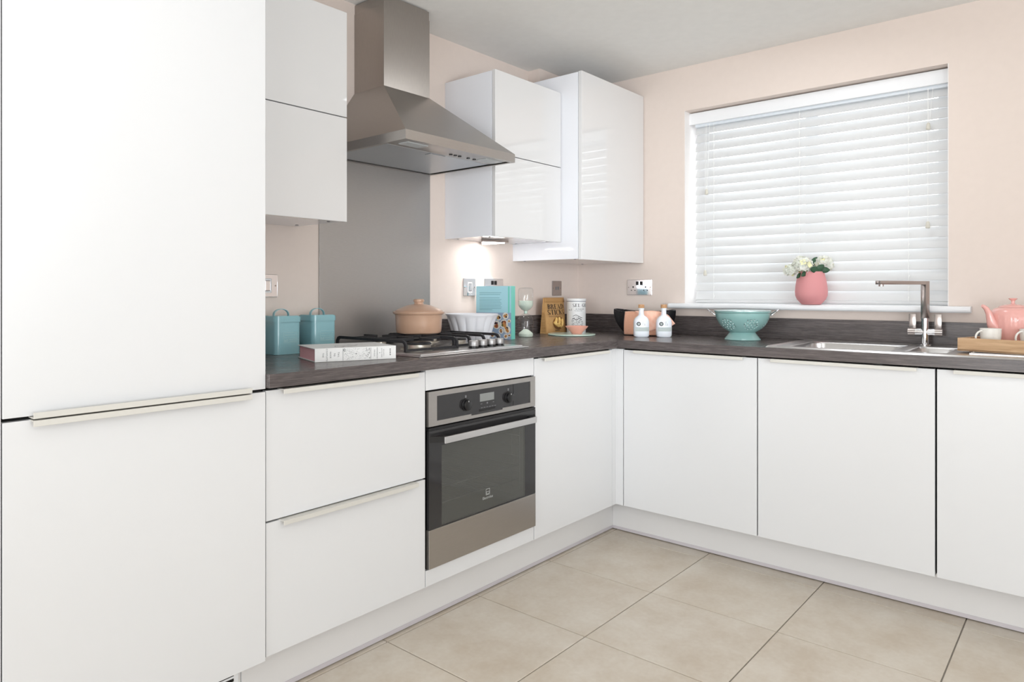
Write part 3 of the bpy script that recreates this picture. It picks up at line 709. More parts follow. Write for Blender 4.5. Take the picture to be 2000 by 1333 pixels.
# ================================================================ TAP
TX, TY = -.105, -1.735
TX, TY = -.080, -1.7105
t = thing('mixer_tap', 'chrome mixer tap with square swan spout and two levers behind the sink', 'tap', (TX, TY, iz))
b = B(); b.lathe([(.022, .0006), (.022, .004), (.0165, .006), (.0150, .008), (.0150, .107), (.016, .108), (.016, .110), (.0001, .110)], 32, (TX, TY, iz), caps=False)
b.cyl((TX, TY-.0, iz+.054), (TX, TY+.058, iz+.054), .0145, 24); b.cyl((TX, TY, iz+.054), (TX, TY-.058, iz+.054), .0145, 24)
b.done('body', chrome, t)
for s_ in (-1, 1):
    b = B(); b.box(TX-.004, TX+.004, TY+s_*.044-.0125, TY+s_*.044+.0125, iz+.060, iz+.127, bev=.0012); b.cyl((TX, TY+s_*.034, iz+.054), (TX, TY+s_*.0595, iz+.054), .0153, 24); b.done('lever', chrome2, t)
E_ = Vector((-.318, -1.590, 0)); dv = (E_-Vector((TX, TY, 0))); Ls = dv.length; an = atan2(dv.y, dv.x)
M = Matrix.Translation((TX, TY, 0)) @ Matrix.Rotation(an, 4, 'Z')
b = B(); zt = 1.1735; b.box(-.011, .011, -.011, .011, iz+.108, zt, bev=.0008, M=M); b.box(.0105, Ls, -.011, .011, zt-.0145, zt, bev=.0008, M=M); b.lathe([(.009, 0), (.009, .009)], 20, M @ Vector((Ls-.018, 0, zt-.0225)))
b.done('spout', chrome2, t)

# ================================================================ SOCKETS
def plate(label, wall, a0, a1, z0, z1, style, name='wall_socket'):
    w = a1-a0; c = (a0+a1)/2; zc = (z0+z1)/2
    t = thing(name, label, 'socket' if style in ('single', 'double') else 'switch', (c, -.001, z0) if wall == 'L' else (-.001, c, z0))
    f = (lambda a, d, z: (a, -d, z)) if wall == 'L' else (lambda a, d, z: (-d, a, z))
    def bx(b, a0, a1, d0, d1, z0, z1, bev=0):
        p, q = f(a0, d0, z0), f(a1, d1, z1); b.box(min(p[0], q[0]), max(p[0], q[0]), min(p[1], q[1]), max(p[1], q[1]), z0, z1, bev=bev)
    b = B(); bx(b, a0, a1, .0006, .006, z0, z1, .0015); b.done('plate', chrome if style != 'blank' else chrome2, t)
    s_ = 1 if wall == 'L' else -1
    n = 2 if style == 'double' else 1
    for i in range(n):
        cc = c + ((i-.5)*w*.5 if n == 2 else 0)
        if style in ('single', 'double'):
            b = B(); bx(b, cc-.004, cc+.004, .0061, .0064, zc-.002, zc+.006); bx(b, cc-.014, cc-.007, .0061, .0064, zc-.018, zc-.014); bx(b, cc+.007, cc+.014, .0061, .0064, zc-.018, zc-.014); b.done('pin_holes', black_pr, t)
            b = B(); k = c + (-.012 if i == 0 else .012)*(1 if n == 2 else 0) + (0 if n == 2 else .026)
            bx(b, k-.0075, k+.0075, .006, .009, zc+.012, zc+.032, .001); b.done('rocker', chrome if style == 'single' else black_pl, t)
        elif style == 'switch':
            b = B(); bx(b, cc-.016, cc+.016, .006, .0075, zc-.026, zc+.026, .003); b.done('surround', white_pr, t); b = B(); bx(b, cc-.011, cc+.011, .0075, .0105, zc-.019, zc+.019, .002); b.done('rocker', chrome, t)
        else:
            b = B()
            for q in (-.016, 0.004): bx(b, cc+q, cc+q+.012, .006, .0068, zc-.009, zc+.009, .001)
            b.done('outlet', grey_pr, t)
    b = B()
    for q in (a0+.009, a1-.009): b.cyl(f(q, .006, zc), f(q, .0068, zc), .003, 12)
    b.done('screws', chrome2, t)
plate('chrome switch plate on the wall above the blue tins', 'L', -2.090, -2.004, 1.111, 1.193, 'switch', 'wall_switch')
plate('single chrome switched outlet on the wall left of the teal cookbook', 'L', -.994, -.907, 1.110, 1.194, 'switch', 'wall_switch')
plate('chrome double socket half hidden behind the teal cookbook', 'L', -.842, -.698, 1.110, 1.195, 'double')
plate('small nickel outlet plate above the bread stick bag', 'L', -.268, -.180, 1.109, 1.190, 'blank')
plate('chrome double socket on the window wall above the black basket', 'R', -.464, -.317, 1.112, 1.196, 'double')

# ================================================================ WORKTOP OBJECTS
Z = WT+.0006
# storage tins
def tin(x0, label, prn):
    w, d, h = .104, .100, .128
    t = thing('storage_tin', label, 'tin', (x0+w/2, -.075, Z), group='pale blue storage tins')
    def rr(b, m, z0, z1, r): b.prism(rrect(x0-m, x0+w+m, -.125-m, -.125+d+m, r), 'z', z0, z1)
    b = B(); rr(b, 0, Z+.003, Z+h-.012, .018); b.prism(rrect(x0-.0008, x0+w+.0008, -.1258, -.0242, .0185), 'z', Z, Z+.0035); b.done('body', tin_m, t)
    b = B(); rr(b, .0030, Z+h-.015, Z+h+.001, .020); rr(b, .0016, Z+h+.001, Z+h+.0045, .019); b.prism(rrect(x0+.003, x0+w-.003, -.122, -.028, .016), 'z', Z+h+.004, Z+h+.0065); b.done('lid', tin_m, t)
    b = B(); cxm = x0+w/2; P = [(cxm-.030, -.075, Z+h+.006)]+[(cxm-.030*cos(pi*i/12), -.075, Z+h+.010+.020*sin(pi*i/12)) for i in range(13)]+[(cxm+.030, -.075, Z+h+.006)]
    b.tube(P, .0055, 8, flat=.28, up=(0, 0, 1)) if False else b.bar([Vector(p) for p in P], .011, .0022); b.done('handle', tin_m, t)
    b = B(); fn = lambda u, v: (x0+.030+u, -.1255, Z+.040+v); k = .0009
    rects(b, [(0, 0, .062, k), (0, .036, .062, .036+k), (0, 0, k, .036), (.062-k, 0, .062, .036+k), (0, .018, .062, .018+k), (.018, 0, .018+k, .018), (.018, .009, .062, .009+k)], fn)
    put2d(b, text_faces(prn, .0075), lambda u, v: fn(u+.031, v+.027)); rects(b, [(.003, .003, .006, .013), (.008, .003, .010, .010), (.012, .003, .015, .014), (.022, .012, .058, .0135), (.022, .0035, .056, .0055)], fn)
    b.done('printed_label', tin_pr, t)
tin(-2.0870, 'pale blue square tin nearest the tall unit, left of its twin', 'FARMHOUSE 28')
tin(-1.9320, 'pale blue square tin right of its twin, next to the splashback', 'FARMHOUSE 28')
# white book lying flat
v0 = Vector((-2.147, -.432, 0)); v1 = Vector((-1.889, -.520, 0)); ux = (v1-v0).normalized(); an = atan2(ux.y, ux.x)
t = thing('hardback_book', 'thick white hardback with pink page edges lying in front of the tins', 'book', (v0.x, v0.y, Z), rotz=an)
Lb, Wb, Hb = .2725, .190, .0425
b = B(); b.box(0, Lb, 0, Wb, 0, .0028, bev=.0006); b.box(0, Lb, 0, Wb, Hb-.0028, Hb, bev=.0006); b.box(0, Lb, 0, .003, .001, Hb-.001, bev=.001); b.done('cover', paper_w, t, local=True)
b = B(); b.box(.005, Lb-.005, .0035, Wb-.006, .0029, Hb-.0029); b.done('page_block', pages, t, local=True)
b = B(); fs = lambda u, v: (u, -.0004, v)
def vtext(b, s, u, size, fn=fs, zc=Hb/2): put2d(b, text_faces(s, size, spacing=1.25), lambda p, q: fn(u+q, zc-p))
for s_, u, sz in (('THE', .026, .0068), ('COMPLETE', .038, .0068), ('NOSE', .050, .0068), ('TO', .063, .0068), ('TAIL', .076, .0068), ('FERGUS', .197, .0052), ('HENDERSON', .206, .0052), ('&', .215, .005), ('JUSTIN PIERS', .222, .0042), ('GELLATLY', .229, .0042)): vtext(b, s_, u, sz)
rects(b, [(.250+.0, .012+.006*i, .2535, .015+.006*i) for i in range(4)], fs)
rng = random.Random(3)
for i in range(520):
    u = .094+rng.random()*.088; v = .004+rng.random()*(Hb-.008); l = .0006+rng.random()*.0016; dens = (u-.094)/.088
    if dens < .75 and rng.random() < .35: continue
    a = rng.random()*3; th = .00028*(1+1.2*(dens > .82)); du, dv_ = cos(a)*l, sin(a)*l
    b.poly([fs(u-dv_*.0-th, v), fs(u+du, v+dv_-th), fs(u+du+th, v+dv_+th), fs(u, v+th*2)])
rects(b, [(.0905, .002, .0915, Hb-.003), (.184, .002, .1848, Hb-.003)], fs)
for q in range(14): a0, a1 = q/14*2*pi, (q+1)/14*2*pi; b.poly([fs(.0955+.0035*cos(a0), .035+.004*sin(a0)), fs(.0955+.0035*cos(a1), .035+.004*sin(a1)), fs(.0955+.0022*cos(a1), .035+.0027*sin(a1)), fs(.0955+.0022*cos(a0), .035+.0027*sin(a0))])
put2d(b, text_faces('F', .009), lambda p, q: fs(.134+q, Hb/2-p))
ft = lambda u, v: (u, v, Hb+.0003)
b.bm.verts.ensure_lookup_table()
for (P, wd) in (([(.085, .06), (.10, .05), (.12, .045), (.15, .06), (.17, .085)], .0012), ([(.085, .06), (.09, .075), (.105, .08), (.125, .07), (.15, .06)], .0010), ([(.10, .03), (.115, .055), (.13, .05)], .0008), ([(.14, .1), (.16, .12), (.2, .11)], .0008), ([(.09, .02), (.093, .01), (.097, .003)], .001)):
    for p, q in zip(P[:-1], P[1:]):
        n = Vector((-(q[1]-p[1]), q[0]-p[0])).normalized()*wd; b.poly([ft(p[0]-n.x, p[1]-n.y), ft(q[0]-n.x, q[1]-n.y), ft(q[0]+n.x, q[1]+n.y), ft(p[0]+n.x, p[1]+n.y)])
b.done('printing', black_pr, t, local=True, normals=False)
# casserole
px, py = -1.469, -.193; t = thing('casserole', 'round terracotta-pink lidded casserole standing on the hob', 'pot', (px, py, GT))
b = B(); b.lathe([(.080, .0006), (.0885, .004), (.0915, .012), (.0935, .045), (.0950, .073), (.0965, .077), (.102, .079), (.1045, .083), (.1045, .088), (.1000, .090), (.092, .088), (.090, .02), (.0001, .015)], 56, (px, py, GT), caps=False); b.poly([(px+.08*cos(2*pi*i/40), py+.08*sin(2*pi*i/40), GT+.0006) for i in range(40)]); b.done('pot', terra, t)
b = B(); b.lathe([(.0945, .0885), (.0955, .092), (.088, .0965), (.072, .104), (.050, .1125), (.030, .117), (.021, .118), (.0185, .121), (.018, .126), (.0215, .128), (.0222, .132), (.0215, .136), (.019, .1385), (.0001, .139)], 56, (px, py, GT), caps=False); b.done('lid', terra, t)
# fluted cake tin
px, py = -1.127, -.176
b = B(); nf = 14
def flu(a, z): return 1 + (.085*(abs(sin(a*nf/2))**.7-.6) * max(0.0, min(1, (.112-z)/.02)))
b.lathe([(.074, 0), (.077, .004), (.086, .035), (.097, .075), (.106, .100), (.111, .112), (.1165, .1185), (.1165, .1225), (.1105, .1225), (.106, .112), (.094, .075), (.072, .006), (.0001, .006)], 168, (px, py, Z), fl=flu, caps=False)
b.poly([(px+.07*cos(2*pi*i/40), py+.07*sin(2*pi*i/40), Z) for i in range(40)])
props(b.done('cake_tin', bundt_m, loc=(px, py, Z), ang=60), 'white fluted cake tin between the casserole and the teal cookbook', 'cake tin')
# teal cookbook
an = radians(100); t = thing('cookbook', 'teal cookbook standing upright, its back cover with food photos showing', 'book', (-.919, -.234, Z), rotz=an)
Wd, Tk, Ht = .187, .034, .246     # local x = away from spine, local -y = thickness away from camera
b = B(); b.box(0, Wd, 0, .0025, 0, Ht); b.box(0, Wd, -Tk, -Tk+.0025, 0, Ht); b.done('cover', teal_b, t, local=True)
b = B(); b.box(-.0015, .001, -Tk, .0025, 0, Ht, bev=.0006); b.done('spine', teal_s, t, local=True)
b = B(); b.box(.003, Wd-.004, -Tk+.003, -.0005, .003, Ht-.003); b.done('page_block', paper_w, t, local=True)
f = lambda u, v: (Wd-u, .0029, v)      # u runs left to right as seen
b = B(); rects(b, [(.0, .0, Wd, .123)], f); b.done('cover_photo', blue_sl, t, local=True, normals=False)
b = B(); rects(b, [(Wd-.016, .123, Wd-.008, Ht-.002)], f); b.done('cover_stripe', teal_s, t, local=True, normals=False)
f2 = lambda u, v: (Wd-u, .0032, v)
b = B(); rects(b, [(.018, y_, .018+wd_, y_+.0019) for y_, wd_ in ((.214, .118), (.206, .112), (.190, .108), (.182, .118), (.176, .112), (.169, .118), (.162, .12), (.155, .115), (.148, .12), (.141, .118), (.134, .07))], f2); b.done('back_text', teal_tx, t, local=True, normals=False)
rng = random.Random(11)
def disc2(b, u, v, r, fn, n=16): b.poly([fn(u+r*cos(2*pi*i/n), v+r*sin(2*pi*i/n)) for i in range(n)])
plates = [(.158, .108, .016), (.122, .100, .014), (.177, .085, .012), (.150, .071, .021), (.112, .066, .020), (.166, .045, .018), (.135, .038, .013), (.085, .10, .015), (.08, .06, .016), (.05, .09, .016), (.04, .04, .018), (.160, .014, .012), (.120, .014, .012), (.178, .02, .010), (.09, .02, .014)]
b = B()
for (u, v, r) in plates: disc2(b, u, v, min(r, Wd-u-.001), f2)
b.done('printed_plates', pl_w, t, local=True, normals=False)
f3 = lambda u, v: (Wd-u, .0034, v)
for ci, m_ in enumerate(pf):
    b = B(); k = 0
    for pi_, (u, v, r) in enumerate(plates):
        r = min(r, Wd-u-.001)
        for q in range(5):
            if rng.randrange(6) == ci or (pi_ % 6 == ci and q < 3):
                disc2(b, u+rng.uniform(-.4, .4)*r, v+rng.uniform(-.4, .4)*r, r*rng.uniform(.22, .42), (lambda u_, v_, e=.0034+ci*.0001: (Wd-u_, e, v_)), 8); k += 1
    b.done('printed_food', m_, t, local=True, normals=False)
b = B(); put2d(b, text_faces('the modern kitchen', .010), lambda p, q: (-.0019, -Tk/2+q, .165-p)) if False else rects(b, [(-.0, 0, .0001, .0001)], lambda u, v: (-.0019, -Tk/2+u, .1+v)); b.bm.free()
# hourglass
px, py = -.720, -.165; t = thing('hourglass', 'clear glass hourglass with pale sand, right of the teal cookbook', 'hourglass', (px, py, Z))
R = .0365
gp = [(.030, 0), (.0345, .002), (R, .008), (R, .085), (.034, .094), (.026, .105), (.012, .113), (.0055, .117), (.005, .120), (.0055, .123), (.012, .128), (.022, .134), (.034, .148), (R, .157), (R, .228), (.034, .235), (.026, .239), (.0001, .240)]
b = B(); b.lathe(gp, 48, (px, py, Z), caps=False); b.poly([(px+.03*cos(2*pi*i/40), py+.03*sin(2*pi*i/40), Z) for i in range(40)]); b.done('glass_body', hg_glass, t)
b = B(); b.lathe([(.0001, .0015), (.033, .0015), (.0352, .008), (.0352, .016), (.030, .022), (.012, .036), (.0001, .039)], 40, (px, py, Z), caps=False); b.done('fallen_sand', sand_m, t)
b = B(); b.lathe([(.0001, .121), (.0045, .123), (.011, .1295), (.021, .1355), (.0328, .149), (.0352, .158), (.0352, .176), (.0001, .174)], 40, (px, py, Z), caps=False); b.done('upper_sand', sand_m, t)
b = B(); b.lathe([(.0075, .114), (.008, .117), (.008, .123), (.0075, .126)], 24, (px, py, Z)); b.done('neck_ring', glass_board, t)
# bread stick bag
bxl, bxr, byf = -.450, -.272, -.098; t = thing('bread_bag', 'brown paper bag of bread sticks with a round window', 'food bag', ((bxl+bxr)/2, byf+.025, Z))
hb = .188
b = B(); fr = [(bxl, byf, 0), (bxr, byf, 0), (bxr-.002, byf+.017, hb), (bxl-.002, byf+.017, hb)]; bk = [(bxl+.0, byf+.044, 0), (bxr, byf+.044, 0), (bxr-.002, byf+.024, hb), (bxl-.002, byf+.024, hb)]
def lerp(a, c, k): return tuple(a[i]+(c[i]-a[i])*k for i in range(3))
n = 10
def bagpt(side, u, v):
    q = fr if side == 0 else bk; p = lerp(lerp(q[0], q[1], u), lerp(q[3], q[2], u), v); bulge = .010*sin(pi*min(1, v*1.15))*sin(pi*u)*(1 if v < .87 else 0)
    return (p[0], p[1]-(bulge if side == 0 else -bulge), p[2]+Z)
b.grid(lambda u, v: bagpt(0, u, v), n, n); b.grid(lambda u, v: bagpt(1, 1-u, v), n, n)
for s_ in (0, 1):
    b.grid(lambda u, v: tuple((Vector(bagpt(0, s_, v))*(1-u)+Vector(bagpt(1, s_, v))*u) + Vector(((.0 if s_ == 0 else -.006)*sin(pi*u)*min(1, v*1.4), 0, 0))), 4, n)
b.poly([bagpt(0, 0, 0), bagpt(0, 1, 0), bagpt(1, 1, 0), bagpt(1, 0, 0)]); b.poly([bagpt(0, 0, 1), bagpt(0, 1, 1), bagpt(1, 1, 1), bagpt(1, 0, 1)])
bmesh.ops.remove_doubles(b.bm, verts=b.bm.verts, dist=2e-4); b.done('paper_bag', kraft, t, ang=50)
def bagf(u, v, e=.0006):   # u across 0..1, v 0..1
    p = bagpt(0, u, v); return (p[0], p[1]-e-.0012, p[2])
W_ = bxr-bxl
b = B(); g2 = lambda u, v: bagf(u/W_, v/hb)
word(b, 'BREAD', .094, .128, .026, g2, wf=1.3, sp=.05, align='C'); word(b, 'STICKS', .092, .098, .026, g2, wf=1.27, sp=.05, align='C')
for v in (.0915, .0865): 
    for q in range(12): rects(b, [(.022+q*.0115, v, .022+q*.0115+.008, v+.0014)], g2)
rects(b, [(.07, .014, .115, .0165), (0.004, .0515, .178, .0519)], g2)
b.done('lettering', black_pr, t, normals=False)
b = B(); b.poly([bagf((.103+.052*cos(a))/W_, (.054+.034*sin(a))/hb, .0011) for a in [2*pi*i/28 for i in range(28)]]); wn = b.done('bag_window', win_dark, t, normals=False)
b = B(); b.grid(lambda u, v: (lambda p: (p[0], p[1]-.0025-.002*(1-v), p[2]))(bagpt(0, u, .87+.135*v)), 8, 2); b.done('folded_top', kraft2, t, solid=.0015)
rng = random.Random(5); b = B()
for (u, v, a, l) in ((.082, .062, 75, .024), (.108, .062, 90, .026), (.132, .058, 100, .020), (.085, .045, -38, .026), (.108, .040, -35, .026), (.130, .046, 80, .018)):
    c_, s_ = cos(radians(a)), sin(radians(a)); P = []; l *= 1.22; u = .103+(u-.107)*1.2; v = .054+(v-.052)*1.1
    for i in range(5):
        k = -1+2*i/4; P.append(Vector(bagf((u+c_*l*.8*k)/W_, (v+s_*l*.62*k)/hb, .0030)))
    b.tube(P, [.005, .0078, .0082, .0078, .005], 8)
b.done('bread_stick_pieces', bread_m, wn)
b = B(); gp_ = lambda s, v: (bxl-.0008-.002*v-.0075*0, byf+.005+.034*s*(1-v*.8)+.017*v, Z+v*hb)
for i in range(13):
    v = .05+i*.043; b.poly([gp_(.02, v), gp_(.95, v), gp_(.95, v+.012), gp_(.02, v+.012)])
b.done('gusset_print', kraft_p, t, normals=False)
b = B()
for u in (.22, .78): b.lathe([(.005, 0), (.005, .001), (.003, .0015)], 12, (0, 0, 0)); 
b.bm.free()
# salt tin
px, py, rt, ht = -.261, -.155, .0505, .181; t = thing('salt_tin', 'white cylindrical salt tin with black lettering and a sketch', 'tin', (px, py, Z))
b = B(); b.lathe([(rt-.001, 0), (rt, .002), (rt, .171)], 56, (px, py, Z)); b.done('can', tinw, t)
b = B(); b.lathe([(rt+.0018, .171), (rt+.0022, .173), (rt+.0022, .181), (rt, .1835), (.0001, .1835)], 56, (px, py, Z), caps=False); b.poly([(px+(rt+.0018)*cos(2*pi*i/56), py+(rt+.0018)*sin(2*pi*i/56), Z+.171) for i in range(56)]); b.done('lid', tinw, t)
b = B(); b.lathe([(rt+.0006, .168), (rt+.0006, .1705)], 56, (px, py, Z), caps=False); b.done('band', tin_line, t)
vd = atan2(-2.235-py, -3.444-px)     # direction from tin to camera
def cyl_fn(e=.0006, off=0.0): return lambda u, v: (px+(rt+e)*cos(vd+(u+off)/rt), py+(rt+e)*sin(vd+(u+off)/rt), Z+v)
b = B(); cf = cyl_fn()
word(b, 'SEL GRIS', -.019, .139, .0175, cf, wf=.95, sp=.12)
put2d(b, text_faces('de Guérande', .0095, align='LEFT'), lambda u, v: cf(u-.004, v+.128)); put2d(b, text_faces('The Natural Salt', .0065, align='LEFT'), lambda u, v: cf(u-.010, v+.119)); 
rects(b, [(-.045, .1215, -.031, .1235), (-.0265, .122, -.0245, .130), (-.0285, .119, -.0235, .1205), (-.024+.0, .108, .04, .1092)], cf)
rng = random.Random(9)
for i in range(420):
    u = -.026+rng.random()*.066; v = .030+rng.random()*.060
    if v > .06+.03*sin((u+.03)*45): continue
    l = .001+rng.random()*.004; a = rng.choice([.2, .5, 1.2, 2.2, 2.8])+rng.random()*.4; th = .0005+rng.random()*.0006
    du, dv_ = l*cos(a), l*sin(a); b.poly([cf(u, v), cf(u+du, v+dv_), cf(u+du+th, v+dv_+th), cf(u+th, v+th*1.4)])
for q in range(12):
    u0 = -.018+q*.0042; b.poly([cf(u0, .088+.007*sin(q*.4)), cf(u0+.0044, .088+.007*sin((q+1)*.4)), cf(u0+.0044, .0905+.007*sin((q+1)*.4)), cf(u0, .0905+.007*sin(q*.4))])
    b.poly([cf(u0-.004, .073+.004*sin(q*.9)), cf(u0+.001, .073+.004*sin((q+1)*.9)), cf(u0+.001, .076+.004*sin((q+1)*.9)), cf(u0-.004, .076+.004*sin(q*.9))])
b.done('printing', black_pr, t, normals=False)
# glass board and pink bowl
px, py = -.447, -.249; b = B(); b.lathe([(.118, .001), (.1195, .003), (.1195, .006), (.118, .0075), (.0001, .0075)], 64, (px, py, Z), caps=False); b.poly([(px+.118*cos(2*pi*i/64), py+.118*sin(2*pi*i/64), Z+.001) for i in range(64)])
props(b.done('glass_board', glass_board, loc=(px, py, Z)), 'round pale green glass board on the worktop in the corner', 'board')
px, py = -.443, -.277; zb = Z+.0078; b = B(); b.lathe([(.0245, 0), (.026, .002), (.034, .012), (.048, .026), (.0565, .036), (.057, .0385), (.0545, .0385), (.046, .028), (.030, .012), (.0001, .005)], 48, (px, py, zb), caps=False); b.poly([(px+.0245*cos(2*pi*i/32), py+.0245*sin(2*pi*i/32), zb) for i in range(32)])
props(b.done('small_bowl', pink_b, loc=(px, py, zb)), 'small pink bowl on the round glass board in front of the salt tin', 'bowl')
# basket
bcx, bcy = -.185, -.513; t = thing('basket', 'black woven oval basket behind the two white bottles', 'basket', (bcx, bcy, Z))
A_, B_ = .085, .158
def bask(u, v):
    a = 2*pi*u; hgt = .113 + .010*(abs(sin(a))**4)
    k = .58+.42*sin(pi/2*min(1, v*1.08))**.8
    wv = 1+.03*(1 if (int(u*72)+int(v*15)) % 2 else -1)
    return (bcx+A_*k*wv*cos(a), bcy+B_*k*wv*sin(a), Z+.0045+hgt*v)
b = B(); b.grid(bask, 72, 15, closeu=True); b.grid(lambda u, v: tuple(Vector(bask(u, 0))*(1-v)+Vector((bcx, bcy, Z+.0045))*v), 72, 1, closeu=True)
b.done('woven_body', basket_m, t, solid=.004, ang=20)
b = B(); b.tube([bask(i/72, 1) for i in range(72)], .0042, 8, closed=True); b.done('rim', basket_m, t)
# cloth: frame along the basket: s = along -y (right in the photo), o = towards camera (-x)
def ck(s, o, z): return (bcx-o, bcy-s, Z+z)
t2 = thing('tea_towel', 'peach tea towel draped over the front of the black basket', 'tea towel', (bcx-.1, bcy-.04, Z))
def panel(u, v):
    s = -.060+u*.172; e = A_*sqrt(max(.05, 1-((s)/B_)**2))
    if v < .25: q = v/.25; return ck(s, e*(.45+.57*q)+.004, .118+.006*sin(q*pi)*.6+.004*sin(u*9)*.3)
    q = (v-.25)/.75; return ck(s-.004*q, e*(1.04)+.0045+.006*sin(q*pi)+.0015*sin(u*14+q*2), .116*(1-q)+.004)
b = B(); b.grid(panel, 24, 20); b.done('hanging_panel', cloth_m, t2, solid=.0018, ang=60)
def plyl(P, u):
    for (u0, s0, z0), (u1, s1, z1) in zip(P[:-1], P[1:]):
        if u <= u1: k = (u-u0)/(u1-u0); return s0+(s1-s0)*k, z0+(z1-z0)*k
    return P[-1][1:]
def fold(u, v):
    sa, za = plyl([(0, .004, .1245), (.35, .085, .1265), (.6, .122, .124), (.8, .156, .104), (1, .190, .064)], u)
    sb, zb_ = plyl([(0, .006, .1225), (.45, .064, .024), (1, .160, .044)], u)
    q = v; s0 = sa+(sb-sa)*q; z = za+(zb_-za)*q; e = A_*sqrt(max(.12, 1-(min(.93, s0/B_))**2))
    k = .58+.42*sin(pi/2*min(1, max(0, z)/.113*1.08))**.8
    return ck(s0, max(e*1.04, e*k)+.012+.004*sin(v*pi)+.0035*sin(u*15+v*5)*v, z)
b = B(); b.grid(fold, 26, 12); b.done('folded_corner', cloth_lit_m, t2, solid=.0018, ang=60)
# bottles
def bottle(x, y, label, lab2):
    rz = atan2(-.742, .670)     # local x axis across the view
    t = thing('bottle', label, 'bottle', (x, y, Z), rotz=rz, group='white bottles with cork stoppers')
    prof = [(.030, 0), (.0345, .003), (.0368, .012), (.0370, .040), (.0370, .068), (.0355, .080), (.031, .090), (.023, .099), (.0150, .104), (.0122, .110), (.0118, .118), (.0118, .132), (.0138, .134), (.0138, .1385), (.0125, .140)]
    b = B(); seg = 48; rings = []
    for (r, z) in prof:
        k = max(0, min(1, (r-.0135)/.02)); fy = 1-.36*k; ring = []
        for i in range(seg):
            a = 2*pi*i/seg; pw = 1-.35*k
            ca, sa = cos(a), sin(a); ring.append(b.bm.verts.new((r*abs(ca)**pw*(1 if ca > 0 else -1), r*fy*abs(sa)**pw*(1 if sa > 0 else -1), z)))
        rings.append(ring)
    for k in range(len(rings)-1):
        for i in range(seg): j = (i+1) % seg; b.bm.faces.new((rings[k][i], rings[k][j], rings[k+1][j], rings[k+1][i]))
    b.bm.faces.new(rings[0]); b.bm.faces.new(rings[-1]); b.done('glass', bott, t, local=True)
    b = B(); b.lathe([(.0140, .1402), (.0145, .142), (.0145, .156), (.0138, .1575), (.0001, .1575)], 24, (0, 0, 0), caps=False); b.done('cork_stopper', cork, t, local=True)
    # front surface faces local -y
    def fb(u, v, e=.0004): 
        q = min(1, abs(u)/.037); yy = .0370*.64*(1-q**(2/.65))**(.65/2); return (u, -(yy+e), v)
    b = B(); b.grid(lambda u, v: fb(-.0335+.067*u, .028+.020*v), 16, 2); b.done('label_band', grey_lab, t, local=True, normals=False)
    b = B()
    for (v0_, v1_, du) in ((.046, .0435, 0), (.041, .037, .012), (.034, .031, .004)):
        for i in range(10): u0 = -.030+du+i*.0055; k = i/10; vv = v0_+(v1_-v0_)*k; b.poly([fb(u0, vv, .0007), fb(u0+.0056, vv+(v1_-v0_)*.1, .0007), fb(u0+.0056, vv+(v1_-v0_)*.1-.0007, .0007), fb(u0, vv-.0008, .0007)])
    b.done('label_lines', grey_lab2, t, local=True, normals=False)
    b = B(); n = 24
    for i in range(n):
        a0, a1 = 2*pi*i/n, 2*pi*(i+1)/n; cu, cv = -.018, .064
        b.poly([fb(cu+.0098*cos(a0), cv+.0098*sin(a0), .0006), fb(cu+.0098*cos(a1), cv+.0098*sin(a1), .0006), fb(cu+.0062*cos(a1), cv+.0062*sin(a1), .0006), fb(cu+.0062*cos(a0), cv+.0062*sin(a0), .0006)])
    put2d(b, text_faces('the', .006), lambda u, v: fb(u-.018, v+.0665, .0009)); put2d(b, text_faces('bath co', .0038), lambda u, v: fb(u-.018, v+.0615, .0009))
    for (i, s_) in enumerate(lab2): put2d(b, text_faces(s_, .0052, align='LEFT'), lambda u, v, i=i: fb(u-.004, v+.0735-i*.0052, .0006))
    b.done('badge', black_pr, t, local=True, normals=False)
    b = B(); b.poly([fb(-.018+.0062*cos(2*pi*i/20), .064+.0062*sin(2*pi*i/20), .0005) for i in range(20)]); b.done('badge_centre', grey_lab, t, local=True, normals=False)
bottle(-.361+.022, -.598+.018, 'white corked bottle on the left of the pair in front of the black basket', ('hand', 'wash', 'with sea', 'minerals'))
bottle(-.295+.022, -.683+.018, 'white corked bottle on the right of the pair, before the fold of the towel', ('hand', 'lotion', 'with sea', 'minerals'))
# colander
px, py = -.213, -1.022; t = thing('colander', 'pale teal enamel colander with pierced sides and two wire handles', 'colander', (px, py, Z))
b = B(); b.lathe([(.0775, 0), (.079, .002), (.072, .012), (.061, .026), (.056, .034), (.053, .036), (.050, .034), (.068, .010), (.074, .003)], 56, (px, py, Z), caps=False); b.done('foot', col_m, t)
prof_o = []
for i in range(13):
    a = radians(20+70*i/12); prof_o.append((.006+.1135*sin(a)*1.0, .128-.100*cos(a)))
prof_o = [(.050, .0335), (.062, .0375), (.080, .049), (.095, .064), (.106, .081), (.1135, .099), (.1165, .112), (.117, .122), (.1195, .1235), (.1215, .1275), (.1225, .131), (.1215, .1335)]
prof_i = [(.1195, .1335), (.1185, .128), (.1155, .122), (.1152, .112), (.1122, .099), (.1048, .0815), (.0940, .0650), (.0792, .0502), (.0612, .0388), (.049, .0350)]
b = B(); full = [(.0001, .0325)]+prof_o+prof_i+[(.0001, .0345)]; b.lathe(full, 72, (px, py, Z), caps=False)
bmesh.ops.remove_doubles(b.bm, verts=b.bm.verts, dist=1e-4); bo = b.done('bowl', col_m, t, ang=50)
bo.data.materials.append(col_in)
for p in bo.data.polygons:
    c_ = p.center; 
    if p.normal.z > .05 and (Vector((c_.x, c_.y, 0)).length < .1195): p.material_index = 1
    nr = Vector((p.normal.x, p.normal.y, 0)).dot(Vector((c_.x, c_.y, 0)))
    if nr < 0 and Vector((c_.x, c_.y, 0)).length < .1198: p.material_index = 1
